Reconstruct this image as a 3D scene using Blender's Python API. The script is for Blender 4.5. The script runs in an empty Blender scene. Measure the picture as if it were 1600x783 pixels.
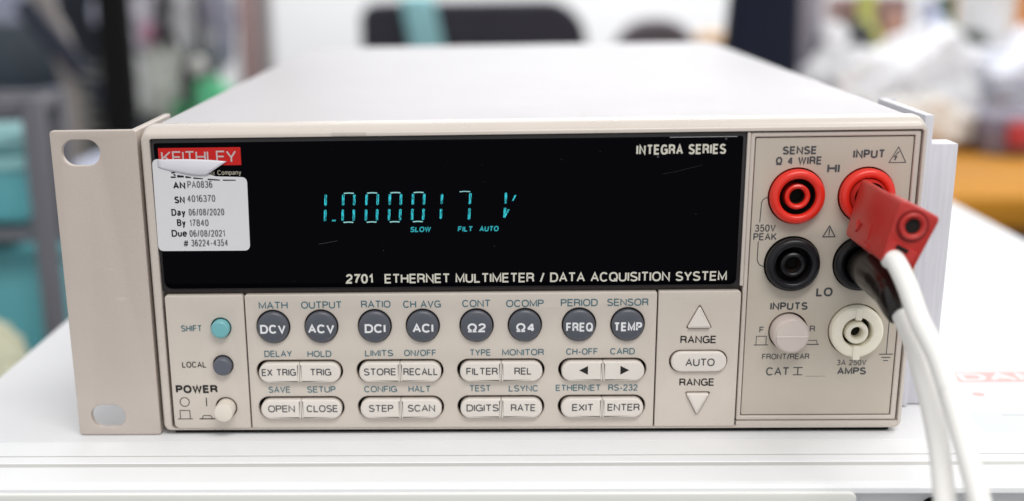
import bpy, bmesh, math, random
from mathutils import Vector, Matrix, noise
random.seed(7)
R = math.radians
MM = 0.001

# ------------------------------------------------------------------ camera, world, lights, exposure
scene = bpy.context.scene
C = scene.collection
cam_d = bpy.data.cameras.new('camera')
cam = bpy.data.objects.new('camera', cam_d)
C.objects.link(cam)
scene.camera = cam
cam_d.sensor_width = 36.0
cam_d.lens = 36.0 * 2164.6 / 1600.0
cam_d.shift_x = (800 - 677.7) / 1600.0
cam_d.shift_y = (658.0 - 391.5) / 1600.0
cam_d.clip_start = 0.01
cam_d.clip_end = 60.0
_r = Vector((0.99911742, 0.0383087, -0.01722859))
_u = Vector((0.00426509, 0.31551731, 0.94891023))
_f = Vector((-0.04178743, 0.94814623, -0.31507546))
m = Matrix.Identity(4)
for i in range(3):
    m[i][0] = _r[i]; m[i][1] = _u[i]; m[i][2] = -_f[i]
m.translation = Vector((-10.6146, -382.678, 129.954)) * MM
cam.matrix_world = m
cam_d.dof.use_dof = True
cam_d.dof.focus_distance = 0.388
cam_d.dof.aperture_fstop = 6.2
cam_d.dof.aperture_blades = 9

world = bpy.data.worlds.new('World')
scene.world = world
world.use_nodes = True
bg = world.node_tree.nodes['Background']
bg.inputs[0].default_value = (0.98, 0.985, 1.0, 1)
bg.inputs[1].default_value = 0.74

def area_light(name, loc, target, sx, sy, power, col=(1, 1, 1)):
    d = bpy.data.lights.new(name, 'AREA')
    d.shape = 'RECTANGLE'; d.size = sx; d.size_y = sy; d.energy = power; d.color = col
    o = bpy.data.objects.new(name, d); C.objects.link(o)
    o.location = Vector(loc)
    o.rotation_euler = (Vector(target) - Vector(loc)).to_track_quat('-Z', 'Y').to_euler()
    return o
area_light('ceiling_lamp', (0.80, 0.45, 1.4), (0.15, 0.05, 0.0), 0.8, 0.5, 6.5, (1, 0.985, 0.96))
area_light('ceiling_lamp', (0.25, -0.75, 1.15), (0.0, 0.0, 0.03), 0.9, 0.35, 10, (1, 0.975, 0.94))
area_light('ceiling_lamp', (0.5, 2.45, 1.5), (0.4, 3.2, 0.1), 2.4, 0.5, 60, (1, 1, 1))

scene.view_settings.view_transform = 'Standard'
scene.view_settings.look = 'None'
scene.view_settings.exposure = 0.0
scene.view_settings.gamma = 1.0
scene.view_settings.use_curve_mapping = False
scene.render.engine = 'CYCLES'
scene.cycles.use_denoising = True
scene.cycles.max_bounces = 6
scene.cycles.sample_clamp_indirect = 6

# ------------------------------------------------------------------ materials
def mat(name, col, rough=0.5, spec=0.5, metal=0.0, bump=0.0, bscale=2500, var=0.0, vscale=40, emit=None, estr=0, coat=0, stretch=None, sss=0):
    M = bpy.data.materials.new(name); M.use_nodes = True
    nt = M.node_tree; p = nt.nodes['Principled BSDF']
    p.inputs['Base Color'].default_value = (*col, 1)
    p.inputs['Roughness'].default_value = rough
    p.inputs['Specular IOR Level'].default_value = spec
    p.inputs['Metallic'].default_value = metal
    p.inputs['Coat Weight'].default_value = coat
    if sss:
        p.inputs['Subsurface Weight'].default_value = sss
        p.inputs['Subsurface Radius'].default_value = (0.002, 0.0015, 0.001)
    tc = nt.nodes.new('ShaderNodeTexCoord')
    src = tc.outputs['Object']
    if stretch:
        mp = nt.nodes.new('ShaderNodeMapping'); mp.inputs['Scale'].default_value = stretch
        nt.links.new(src, mp.inputs[0]); src = mp.outputs[0]
    if bump:
        n = nt.nodes.new('ShaderNodeTexNoise'); n.inputs['Scale'].default_value = bscale; n.inputs['Detail'].default_value = 3
        b = nt.nodes.new('ShaderNodeBump'); b.inputs['Strength'].default_value = bump; b.inputs['Distance'].default_value = 0.0002
        nt.links.new(src, n.inputs[0]); nt.links.new(n.outputs[0], b.inputs['Height']); nt.links.new(b.outputs[0], p.inputs['Normal'])
    if var:
        n = nt.nodes.new('ShaderNodeTexNoise'); n.inputs['Scale'].default_value = vscale; n.inputs['Detail'].default_value = 6
        r = nt.nodes.new('ShaderNodeValToRGB')
        r.color_ramp.elements[0].position = 0.3; r.color_ramp.elements[1].position = 0.7
        r.color_ramp.elements[0].color = (*[c * (1 - var) for c in col], 1)
        r.color_ramp.elements[1].color = (*[min(1, c * (1 + var * .6)) for c in col], 1)
        nt.links.new(src, n.inputs[0]); nt.links.new(n.outputs[0], r.inputs[0]); nt.links.new(r.outputs[0], p.inputs['Base Color'])
        rr = nt.nodes.new('ShaderNodeMapRange'); rr.inputs['To Min'].default_value = max(0, rough - .07); rr.inputs['To Max'].default_value = min(1, rough + .07)
        nt.links.new(n.outputs[0], rr.inputs[0]); nt.links.new(rr.outputs[0], p.inputs['Roughness'])
    if emit:
        p.inputs['Emission Color'].default_value = (*emit, 1); p.inputs['Emission Strength'].default_value = estr
    return M

def scuffs(M, col, amount=0.5, scale=(30, 30, 300), th=0.68):
    """long thin wear marks mixed over the base colour"""
    nt = M.node_tree; p = nt.nodes['Principled BSDF']
    tc = nt.nodes.new('ShaderNodeTexCoord'); mp = nt.nodes.new('ShaderNodeMapping'); mp.inputs['Scale'].default_value = scale
    mp.inputs['Rotation'].default_value = (0.0, 0.35, 0.2)
    n = nt.nodes.new('ShaderNodeTexNoise'); n.inputs['Scale'].default_value = 1; n.inputs['Detail'].default_value = 8
    r = nt.nodes.new('ShaderNodeMapRange'); r.inputs['From Min'].default_value = th; r.inputs['From Max'].default_value = th + .05; r.inputs['To Max'].default_value = amount
    mx = nt.nodes.new('ShaderNodeMix'); mx.data_type = 'RGBA'
    old = p.inputs['Base Color'].links
    if old:
        nt.links.new(old[0].from_socket, mx.inputs['A'])
    else:
        mx.inputs['A'].default_value = p.inputs['Base Color'].default_value
    mx.inputs['B'].default_value = (*col, 1)
    nt.links.new(tc.outputs['Object'], mp.inputs[0]); nt.links.new(mp.outputs[0], n.inputs[0]); nt.links.new(n.outputs[0], r.inputs[0])
    nt.links.new(r.outputs[0], mx.inputs['Factor']); nt.links.new(mx.outputs['Result'], p.inputs['Base Color'])
    return M

BEZ = mat('beige_bezel_plastic', (0.585, 0.525, 0.468), 0.28, 0.6, bump=.12, var=.03)
KEYP = mat('beige_key_panel_plastic', (0.61, 0.55, 0.488), 0.45, 0.35, bump=.15, var=.03)
INP = mat('beige_input_panel', (0.53, 0.475, 0.40), 0.4, 0.4, bump=.1, var=.03)
EAR = scuffs(mat('beige_painted_steel', (0.53, 0.465, 0.415), 0.4, 0.4, bump=.35, bscale=1500, var=.03), (.66, .62, .58), .4, (60, 60, 260), .7)
TOP = scuffs(mat('white_painted_cover', (0.50, 0.485, 0.50), 0.40, 0.5, bump=.25, bscale=1200, var=.02), (.5, .5, .5), .3, (70, 70, 70), .74)
KEYC = mat('light_key_plastic', (0.72, 0.67, 0.615), 0.4, 0.4, var=.02)
GREY = scuffs(mat('grey_key_plastic', (0.082, 0.088, 0.108), 0.33, 0.5, bump=.1), (.3, .3, .32), .5, (260, 260, 900), .70)
GREY2 = mat('slate_button_plastic', (0.10, 0.11, 0.14), 0.45, 0.5)
TEALB = mat('teal_button_plastic', (0.17, 0.44, 0.47), 0.4, 0.4)
PWRM = mat('cream_button_plastic', (0.72, 0.66, 0.58), 0.4, 0.4)
FRB = mat('pale_pinkish_button', (0.62, 0.54, 0.50), 0.38, 0.4)
HOLE = mat('black_recess', (0.012, 0.010, 0.009), 0.7, 0.2)
RECESS = mat('brown_shadow_gap_plastic', (0.20, 0.165, 0.15), 0.6, 0.3)
GLASS = scuffs(mat('black_display_window', (0.0012, 0.0012, 0.0024), 0.10, 0.03, coat=0.0), (.02, .02, .022), .5, (40, 40, 420), .745)
RIM = mat('dark_window_rim', (0.03, 0.026, 0.028), 0.3, 0.4)
TXTW = mat('cream_print', (0.62, 0.60, 0.52), 0.6, 0.2)
TXTT = mat('teal_grey_print', (0.085, 0.165, 0.195), 0.6, 0.2)
TXTK = mat('black_print', (0.018, 0.017, 0.018), 0.6, 0.2)
TXTG = mat('dark_grey_print', (0.075, 0.078, 0.085), 0.6, 0.2)
TXTGL = mat('mid_grey_print', (0.13, 0.13, 0.135), 0.6, 0.2)
LEGW = mat('white_print', (0.75, 0.76, 0.78), 0.6, 0.2)
STK = mat('sticker_paper', (0.70, 0.70, 0.72), 0.35, 0.4, var=.02)
STKG = mat('sticker_faded_print', (0.16, 0.16, 0.165), 0.6, 0.2)
REDP = mat('red_nameplate', (0.55, 0.008, 0.006), 0.35, 0.3)
REDJ = mat('red_jack_plastic', (0.78, 0.028, 0.014), 0.28, 0.5)
REDPL = mat('red_plug_plastic', (0.50, 0.028, 0.022), 0.34, 0.5, bump=.2, var=.06, vscale=120)
REDD = mat('dark_red_socket_shade', (0.20, 0.008, 0.008), 0.5, 0.3)
BLKJ = mat('black_jack_plastic', (0.009, 0.009, 0.011), 0.3, 0.3)
BLKP = mat('black_plug_rubber', (0.012, 0.009, 0.008), 0.22, 0.35)
CREAM = mat('cream_jack_plastic', (0.88, 0.83, 0.69), 0.3, 0.5, sss=0.0)
METAL = mat('brass_socket', (0.035, 0.022, 0.016), 0.4, 0.5, metal=.3)
CABLE = scuffs(mat('white_silicone_cable', (0.91, 0.895, 0.86), 0.42, 0.4, var=.02, vscale=60), (.5, .49, .47), .35, (90, 90, 40), .68)
ALU = mat('brushed_aluminium', (0.66, 0.655, 0.70), 0.42, 0.5, metal=.05, bump=.3, bscale=400, var=.08, vscale=300, stretch=(3, 3, .15))
SURF = scuffs(mat('white_painted_housing', (0.77, 0.775, 0.79), 0.42, 0.45, bump=.25, bscale=900, var=.03, vscale=12), (.38, .38, .39), .55, (34, 34, 34), .73)
RAIL = scuffs(mat('white_rail_plastic', (0.86, 0.87, 0.88), 0.42, 0.4, bump=.15, var=.015), (.45, .45, .45), .5, (60, 200, 60), .76)
FASC = mat('warm_white_fascia', (0.86, 0.86, 0.82), 0.5, 0.3)
LGREY = mat('grey_recess_panel', (0.34, 0.33, 0.32), 0.5, 0.4)
LINE = mat('grey_groove', (0.56, 0.56, 0.54), 0.6, 0.2)
RUB = mat('black_rubber', (0.012, 0.012, 0.012), 0.9, 0.05)
PINK = mat('overexposed_red_print', (0.82, 0.50, 0.48), 0.6, 0.2)  # overexposure of the warning label is put into these pale print colours
PALEG = mat('pale_teal_print', (0.72, 0.78, 0.79), 0.6, 0.2)
FAINT = mat('faint_grey_print', (0.6, 0.63, 0.64), 0.6, 0.2)

def lit_material():
    M = mat('lit_vfd_segment', (0.01, 0.03, 0.03), 0.6, 0.1, emit=(0.035, 0.60, 0.70), estr=1)
    nt = M.node_tree; p = nt.nodes['Principled BSDF']
    tc = nt.nodes.new('ShaderNodeTexCoord'); mp = nt.nodes.new('ShaderNodeMapping'); mp.inputs['Scale'].default_value = (3200, 1, 700)
    n = nt.nodes.new('ShaderNodeTexNoise'); n.inputs['Scale'].default_value = 1; n.inputs['Detail'].default_value = 1
    r = nt.nodes.new('ShaderNodeMapRange'); r.inputs['From Min'].default_value = .36; r.inputs['From Max'].default_value = .66
    r.inputs['To Min'].default_value = 0.22; r.inputs['To Max'].default_value = 1.5
    nt.links.new(tc.outputs['Object'], mp.inputs[0]); nt.links.new(mp.outputs[0], n.inputs[0]); nt.links.new(n.outputs[0], r.inputs[0])
    nt.links.new(r.outputs[0], p.inputs['Emission Strength'])
    return M
LIT = lit_material()
LITW = mat('lit_vfd_bar', (0.01, 0.03, 0.03), 0.6, 0.1, emit=(0.35, 0.72, 0.72), estr=.85)
LITT = mat('lit_vfd_annunciator', (0.01, 0.03, 0.03), 0.6, 0.1, emit=(0.03, 0.45, 0.52), estr=.75)

# ------------------------------------------------------------------ object helpers (all sizes in millimetres)
def tag(o, label=None, cat=None, group=None, kind=None):
    if label: o['label'] = label
    if cat: o['category'] = cat
    if group: o['group'] = group
    if kind: o['kind'] = kind
    return o

def empty(name, loc, label, cat, group=None):
    o = bpy.data.objects.new(name, None); C.objects.link(o)
    o.location = Vector(loc) * MM; o.empty_display_size = .01
    return tag(o, label, cat, group)

def world_loc(o):
    v = Vector(o.location)
    while o.parent: o = o.parent; v += o.location
    return v

def link(name, me, material, parent=None, angle=35):
    """me is in scene mm coordinates; it is re-based on the parent"""
    me.transform(Matrix.Scale(MM, 4))
    if parent is not None:
        me.transform(Matrix.Translation(-world_loc(parent)))
    for p in me.polygons: p.use_smooth = True
    me.set_sharp_from_angle(angle=R(angle))
    me.materials.clear(); me.materials.append(material)
    o = bpy.data.objects.new(name, me); C.objects.link(o)
    if parent is not None: o.parent = parent
    return o

def from_bm(name, bm, material, parent=None, angle=35):
    me = bpy.data.meshes.new(name)
    bmesh.ops.recalc_face_normals(bm, faces=bm.faces)
    bm.to_mesh(me); bm.free()
    return link(name, me, material, parent, angle)

def bm_box(bm, x0, x1, y0, y1, z0, z1, bev=0, seg=2):
    r = bmesh.ops.create_cube(bm, size=1)
    vs = r['verts']
    for v in vs:
        v.co = Vector(((x0 + x1) / 2 + v.co.x * (x1 - x0), (y0 + y1) / 2 + v.co.y * (y1 - y0), (z0 + z1) / 2 + v.co.z * (z1 - z0)))
    if bev:
        es = list({e for v in vs for e in v.link_edges})
        bmesh.ops.bevel(bm, geom=es, offset=bev, segments=seg, profile=.5, affect='EDGES')
    return bm

def box(name, x0, x1, y0, y1, z0, z1, material, parent=None, bev=0, seg=2):
    return from_bm(name, bm_box(bmesh.new(), x0, x1, y0, y1, z0, z1, bev, seg), material, parent)

def front(me, y):
    """map a mesh built in the xy plane (z = thickness) onto the xz plane facing the viewer, its front at y"""
    me.transform(Matrix(((1, 0, 0, 0), (0, 0, -1, y), (0, 1, 0, 0), (0, 0, 0, 1))))

def curve_mesh(loops, depth, bev, res=3):
    cu = bpy.data.curves.new('outline', 'CURVE'); cu.dimensions = '2D'; cu.fill_mode = 'BOTH'
    for lp in loops:
        s = cu.splines.new('POLY'); s.points.add(len(lp) - 1)
        for i, (a, b) in enumerate(lp): s.points[i].co = (a, b, 0, 1)
        s.use_cyclic_u = True
    cu.bevel_depth = bev; cu.bevel_resolution = res if bev else 0
    cu.extrude = max(0, (depth - 2 * bev) / 2); cu.offset = -bev
    o = bpy.data.objects.new('outline', cu); C.objects.link(o)
    dg = bpy.context.evaluated_depsgraph_get()
    me = bpy.data.meshes.new_from_object(o.evaluated_get(dg))
    bpy.data.objects.remove(o); bpy.data.curves.remove(cu)
    me.transform(Matrix.Translation((0, 0, -depth / 2)))   # front at z = 0
    return me

def plate(name, loops, y, depth, bev, material, parent=None, res=3, angle=35):
    me = curve_mesh(loops, depth, bev, res)
    front(me, y)
    bm = bmesh.new(); bm.from_mesh(me); bmesh.ops.remove_doubles(bm, verts=bm.verts, dist=0.001); bm.to_mesh(me); bm.free()
    return link(name, me, material, parent, angle)

def rrect(x0, x1, z0, z1, r, n=6):
    if not isinstance(r, (list, tuple)): r = (r,) * 4      # order: bottom-right, top-right, top-left, bottom-left
    out = []
    for (cx, cz, sx, sz, a0, rr) in ((x1, z0, -1, 1, -90, r[0]), (x1, z1, -1, -1, 0, r[1]), (x0, z1, 1, -1, 90, r[2]), (x0, z0, 1, 1, 180, r[3])):
        for k in range(n + 1):
            a = R(a0 + 90 * k / n)
            out.append((cx + sx * rr + rr * math.cos(a), cz + sz * rr + rr * math.sin(a)))
    return out

def circ(x, z, r, n=40):
    return [(x + r * math.cos(2 * math.pi * k / n), z + r * math.sin(2 * math.pi * k / n)) for k in range(n)]

def rpoly(pts, r, n=4):
    """rounded polygon"""
    out = []; N = len(pts)
    for i in range(N):
        p = Vector(pts[i]); a = (Vector(pts[i - 1]) - p).normalized(); b = (Vector(pts[(i + 1) % N]) - p).normalized()
        ang = a.angle(b); t = r / math.tan(ang / 2)
        s, e = p + a * t, p + b * t
        for k in range(n + 1):
            u = k / n; q = s * (1 - u) ** 2 + p * 2 * u * (1 - u) + e * u ** 2
            out.append((q.x, q.y))
    return out

def lathe(name, x, z, prof, material, parent=None, n=48, angle=35, y0=0):
    """prof = list of (radius, protrusion towards the viewer)"""
    bm = bmesh.new(); rings = []
    for (r, h) in prof:
        if r < 1e-6: rings.append([bm.verts.new((x, y0 - h, z))])
        else: rings.append([bm.verts.new((x + r * math.cos(2 * math.pi * k / n), y0 - h, z + r * math.sin(2 * math.pi * k / n))) for k in range(n)])
    for a, b in zip(rings, rings[1:]):
        for k in range(n):
            k2 = (k + 1) % n
            if len(a) == 1: bm.faces.new((a[0], b[k], b[k2]))
            elif len(b) == 1: bm.faces.new((a[k], a[k2], b[0]))
            else: bm.faces.new((a[k], a[k2], b[k2], b[k]))
    return from_bm(name, bm, material, parent, angle)

def tube(name, pts, rad, material, parent=None, n=20, sub=8):
    P = [Vector(p) for p in pts]; rads = rad if isinstance(rad, (list, tuple)) else [rad] * len(P)
    path = []; rr = []
    for i in range(len(P) - 1):
        p0 = P[max(0, i - 1)]; p1 = P[i]; p2 = P[i + 1]; p3 = P[min(len(P) - 1, i + 2)]
        for k in range(sub):
            t = k / sub
            path.append(.5 * ((2 * p1) + (p2 - p0) * t + (2 * p0 - 5 * p1 + 4 * p2 - p3) * t * t + (3 * p1 - p0 - 3 * p2 + p3) * t ** 3))
            rr.append(rads[i] * (1 - t) + rads[i + 1] * t)
    path.append(P[-1]); rr.append(rads[-1])
    bm = bmesh.new(); rings = []; nrm = None
    for i, p in enumerate(path):
        tng = (path[min(i + 1, len(path) - 1)] - path[max(i - 1, 0)]).normalized()
        if nrm is None:
            nrm = tng.orthogonal().normalized()
        else:
            nrm = (nrm - tng * nrm.dot(tng)).normalized()
        bi = tng.cross(nrm)
        rings.append([bm.verts.new(p + (nrm * math.cos(2 * math.pi * k / n) + bi * math.sin(2 * math.pi * k / n)) * rr[i]) for k in range(n)])
    for a, b in zip(rings, rings[1:]):
        for k in range(n): bm.faces.new((a[k], a[(k + 1) % n], b[(k + 1) % n], b[k]))
    bm.faces.new(rings[0]); bm.faces.new(rings[-1])
    return from_bm(name, bm, material, parent, 50)

def _arc(cx, cy, rx, ry, a0, a1, n=12, e=2.35):
    out = []
    for k in range(n + 1):
        a = R(a0 + (a1 - a0) * k / n); c, q = math.cos(a), math.sin(a)
        out.append((cx + rx * math.copysign(abs(c) ** (2 / e), c), cy + ry * math.copysign(abs(q) ** (2 / e), q)))
    return out
# grotesque capitals drawn as strokes in a unit cell: (width, [polylines])
GL = {
 'A': (.74, [[(0, 0), (.5, 1), (1, 0)], [(.19, .34), (.81, .34)]]),
 'B': (.66, [[(0, .0), (0, 1), (.55, 1)] + _arc(.55, .77, .40, .23, 90, -90, 8) + [(0, .54)], [(0, 0), (.55, 0)] + _arc(.55, .27, .45, .27, -90, 90, 8)]),
 'C': (.74, [_arc(.5, .5, .5, .5, 38, 322, 22)]),
 'D': (.71, [[(0, 0), (0, 1), (.45, 1)] + _arc(.45, .5, .55, .5, 90, -90, 14) + [(0, 0)]]),
 'E': (.60, [[(1, 1), (0, 1), (0, 0), (1, 0)], [(0, .52), (.92, .52)]]),
 'F': (.57, [[(1, 1), (0, 1), (0, 0)], [(0, .5), (.88, .5)]]),
 'G': (.77, [_arc(.5, .5, .5, .5, 40, 330, 22), [(.55, .48), (1, .48), (1, 0)]]),
 'H': (.69, [[(0, 0), (0, 1)], [(1, 0), (1, 1)], [(0, .52), (1, .52)]]),
 'I': (.0, [[(0, 0), (0, 1)]]),
 'J': (.5, [[(1, 1), (1, .3)] + _arc(.5, .28, .5, .28, 0, -180, 8)]),
 'K': (.68, [[(0, 0), (0, 1)], [(.95, 1), (0, .35)], [(.33, .58), (1, 0)]]),
 'L': (.54, [[(0, 1), (0, 0), (1, 0)]]),
 'M': (.82, [[(0, 0), (0, 1), (.5, .12), (1, 1), (1, 0)]]),
 'N': (.70, [[(0, 0), (0, 1), (1, 0), (1, 1)]]),
 'O': (.80, [_arc(.5, .5, .5, .5, 90, 450, 28)]),
 'P': (.62, [[(0, 0), (0, 1), (.55, 1)] + _arc(.55, .74, .45, .26, 90, -90, 8) + [(0, .48)]]),
 'Q': (.80, [_arc(.5, .5, .5, .5, 90, 450, 28), [(.6, .28), (1, -.06)]]),
 'R': (.68, [[(0, 0), (0, 1), (.55, 1)] + _arc(.55, .75, .42, .25, 90, -90, 8) + [(0, .5)], [(.6, .5), (.9, .38), (1, 0)]]),
 'S': (.66, [_arc(.5, .75, .46, .25, 25, 200, 10) + [(.15, .60), (.5, .51), (.88, .40)] + _arc(.5, .25, .5, .25, 20, -160, 12)]),
 'T': (.66, [[(0, 1), (1, 1)], [(.5, 1), (.5, 0)]]),
 'U': (.69, [[(0, 1), (0, .35)] + _arc(.5, .35, .5, .35, 180, 360, 12) + [(1, 1)]]),
 'V': (.70, [[(0, 1), (.5, 0), (1, 1)]]),
 'W': (1.0, [[(0, 1), (.25, 0), (.5, 1), (.75, 0), (1, 1)]]),
 'X': (.68, [[(0, 0), (1, 1)], [(0, 1), (1, 0)]]),
 'Y': (.68, [[(0, 1), (.5, .42), (1, 1)], [(.5, .42), (.5, 0)]]),
 'Z': (.62, [[(0, 1), (1, 1), (0, 0), (1, 0)]]),
 '0': (.56, [_arc(.5, .5, .5, .5, 90, 450, 24)]),
 '1': (.26, [[(0, .76), (.5, .8), (1, 1), (1, 0)]]),
 '2': (.56, [_arc(.5, .72, .46, .28, 175, 0, 10) + [(.9, .55), (.15, .18), (0, 0), (1, 0)]]),
 '3': (.56, [_arc(.48, .76, .44, .24, 160, -90, 10) , [(.35, .52), (.5, .52)] + _arc(.5, .26, .5, .26, 90, -165, 12)]),
 '4': (.60, [[(.74, 0), (.74, 1)], [(.70, .97), (.03, .3)], [(0, .29), (1, .29)]]),
 '5': (.56, [[(.9, 1), (.15, 1), (.06, .5)] + _arc(.48, .32, .5, .32, 130, -160, 14)]),
 '6': (.56, [_arc(.5, .5, .5, .5, 50, 180, 10) + _arc(.5, .31, .48, .31, 180, 540, 18)]),
 '7': (.54, [[(0, 1), (1, 1), (.5, .45), (.3, 0)]]),
 '8': (.56, [_arc(.5, .76, .42, .24, 90, 450, 16), _arc(.5, .27, .5, .27, 90, 450, 18)]),
 '9': (.56, [_arc(.5, .69, .48, .31, 0, 360, 18) + _arc(.5, .5, .5, .5, 0, -130, 10)]),
 '/': (.34, [[(0, -.05), (1, 1.05)]]), '-': (.34, [[(0, .38), (1, .38)]]), '.': (.0, [[(0, 0), (0, .06)]]),
 '#': (.6, [[(.2, 0), (.42, 1)], [(.6, 0), (.82, 1)], [(0, .32), (.95, .32)], [(.05, .68), (1, .68)]]),
 'Ω': (.82, [[(0, 0), (.33, 0), (.33, .13)] + _arc(.5, .56, .44, .44, 245, -65, 22, 2) + [(.67, .0), (1, 0)]]),
 'a': (.50, [_arc(.5, .44, .42, .26, 150, 0, 10) + [(.92, .12), (1, 0)], [(.9, .40), (.35, .36)] + _arc(.35, .18, .33, .18, 90, 270, 8) + [(.6, .02), (.9, .18)]]), 'e': (.5, [[(0, .37), (1, .37)] + _arc(.5, .35, .5, .36, 10, 320, 16)]),
 'm': (.78, [[(0, 0), (0, .7)], [(0, .45)] + _arc(.25, .45, .25, .25, 180, 0, 8) + [(.5, 0)], [(.5, .45)] + _arc(.75, .45, .25, .25, 180, 0, 8) + [(1, 0)]]),
 'n': (.46, [[(0, 0), (0, .7)], [(0, .4)] + _arc(.5, .4, .5, .3, 180, 0, 10) + [(1, 0)]]), 'o': (.5, [_arc(.5, .35, .5, .35, 90, 450, 18)]),
 'p': (.48, [[(0, -.28), (0, .7)], _arc(.5, .35, .5, .35, 180, 540, 16)]), 'u': (.46, [[(0, .7), (0, .28)] + _arc(.5, .28, .5, .28, 180, 360, 10), [(1, .7), (1, 0)]]),
 'y': (.48, [[(0, .7), (.5, .02)], [(1, .7), (.35, -.28), (.05, -.28)]]), 'c': (.48, [_arc(.5, .35, .5, .35, 45, 315, 14)]),
 'i': (.0, [[(0, 0), (0, .7)], [(0, .86), (0, 1)]]), 't': (.25, [[(.4, .95), (.4, .1), (1, 0)], [(0, .7), (1, .7)]]), 'h': (.46, [[(0, 0), (0, 1)], [(0, .4)] + _arc(.5, .4, .5, .3, 180, 0, 10) + [(1, 0)]]),
 's': (.44, [_arc(.5, .53, .46, .17, 25, 200, 8) + _arc(.5, .18, .5, .18, 20, -160, 8)]), 'k': (.46, [[(0, 0), (0, 1)], [(.9, .7), (0, .25)], [(.4, .42), (1, 0)]]),
 'r': (.3, [[(0, 0), (0, .7)], [(0, .4), (.4, .65), (1, .68)]]), 'x': (.48, [[(0, 0), (1, .7)], [(0, .7), (1, 0)]])}
def ribbon(pts, t):
    """mitred outline strip along a polyline: list of (left, right)"""
    P = [Vector(p) for p in pts]; Q = [P[0]]
    for p in P[1:]:
        if (p - Q[-1]).length > 1e-4: Q.append(p)
    P = Q; closed = len(P) > 3 and (P[0] - P[-1]).length < 1e-3
    if closed: P = P[:-1]
    n = len(P); out = []
    for i in range(n):
        a = P[i - 1] if (i or closed) else None; b = P[(i + 1) % n] if (i < n - 1 or closed) else None
        d1 = (P[i] - a).normalized() if a is not None else None; d2 = (b - P[i]).normalized() if b is not None else None
        if d1 is None: d1 = d2
        if d2 is None: d2 = d1
        n1 = Vector((-d1.y, d1.x)); n2 = Vector((-d2.y, d2.x)); m_ = n1 + n2
        if m_.length < .25: m_ = n1
        m_.normalize(); k = min(1 / max(.3, m_.dot(n1)), 1.9)
        out.append((P[i] + m_ * t / 2 * k, P[i] - m_ * t / 2 * k))
    if closed: out.append(out[0])
    return out
def text_mesh(s, w, h, bold=0.0):
    """flat lettering mesh, w wide and h cap height, centred on the origin in x, y"""
    t = h * (.155 + bold * 1.9)
    gap = t + .085 * h
    nat = 0
    for i, ch in enumerate(s):
        nat += .22 * h if ch == ' ' else GL[ch][0] * (h * 1.02 - t * .8)
    nspace = max(0, len(s) - 1)
    k = (w - t * .9 - nspace * gap) / max(1e-6, nat)
    if k < .6:      # very tight or very short words: scale the gaps as well
        k = (w - t * .9) / max(1e-6, nat + nspace * gap); gap *= k
    bm = bmesh.new(); x = -w / 2 + t * .45; q = 0
    for ch in s:
        if ch == ' ': x += .22 * h * k + gap; continue
        gw, lines = GL[ch]; gw = gw * (1.02 - t / h * .8)
        for ln in lines:
            pts = [(x + px_ * gw * h * k, -h / 2 + t / 2 + py_ * (h - t)) for px_, py_ in ln]
            rb = ribbon(pts, t); z = .0015 * (q % 4); q += 1
            vs = [(bm.verts.new((a.x, a.y, z)), bm.verts.new((b.x, b.y, z))) for a, b in rb]
            for u, v in zip(vs, vs[1:]): bm.faces.new((u[0], u[1], v[1], v[0]))
        x += gw * h * k + gap
    for f in bm.faces: f.normal_update()
    me = bpy.data.meshes.new('lettering'); bm.to_mesh(me); bm.free()
    return me

def text(s, x, z, w, h, material, parent, y, bold=0.0, name='lettering', slant=0):
    h *= 1.12
    me = text_mesh(s, w, h, bold)
    if slant:
        for v in me.vertices: v.co.x += v.co.y * slant
    front(me, y); me.transform(Matrix.Translation((x, 0, z)))
    return link(name, me, material, parent)

def sheet(name, polys, y, material, parent):
    """flat printed marks: list of polygons (x, z) at depth y"""
    bm = bmesh.new()
    for i, pl in enumerate(polys):
        bm.faces.new([bm.verts.new((a, y - .0015 * (i % 5), b)) for a, b in pl])
    return from_bm(name, bm, material, parent)

def strokes(pts, w, closed=False):
    """polyline as quads of width w"""
    out = []; P = [Vector(p) for p in pts]
    if closed: P.append(P[0])
    for a, b in zip(P, P[1:]):
        d = (b - a).normalized(); n = Vector((-d.y, d.x)) * w / 2; a2 = a - d * w * .4; b2 = b + d * w * .4
        out.append([tuple(a2 + n), tuple(b2 + n), tuple(b2 - n), tuple(a2 - n)])
    return out

# ------------------------------------------------------------------ the place: floor and wall
FLOOR = mat('dark_grey_floor', (0.10, 0.10, 0.105), 0.5, 0.3, var=.1, vscale=3)
WALL = mat('white_wall_paint', (0.82, 0.83, 0.84), 0.7, 0.2, var=.02, vscale=2)
o = box('floor', -4500, 4500, -2500, 3200, -790, -750, FLOOR); tag(o, kind='structure')
o = box('back_wall', -4500, 4500, 3200, 3300, -750, 2200, WALL); tag(o, kind='structure')

# ------------------------------------------------------------------ the white housing the meter stands on
TZ = -1.2
base = empty('white_equipment_housing', (34, 0, -170), 'wide white equipment housing under the beige multimeter, with ridged front edge and red warning label', 'equipment housing')
box('top_cover', -177.5, 245, -6.7, 470, -160, TZ, SURF, base, 1.2, 3)
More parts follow.
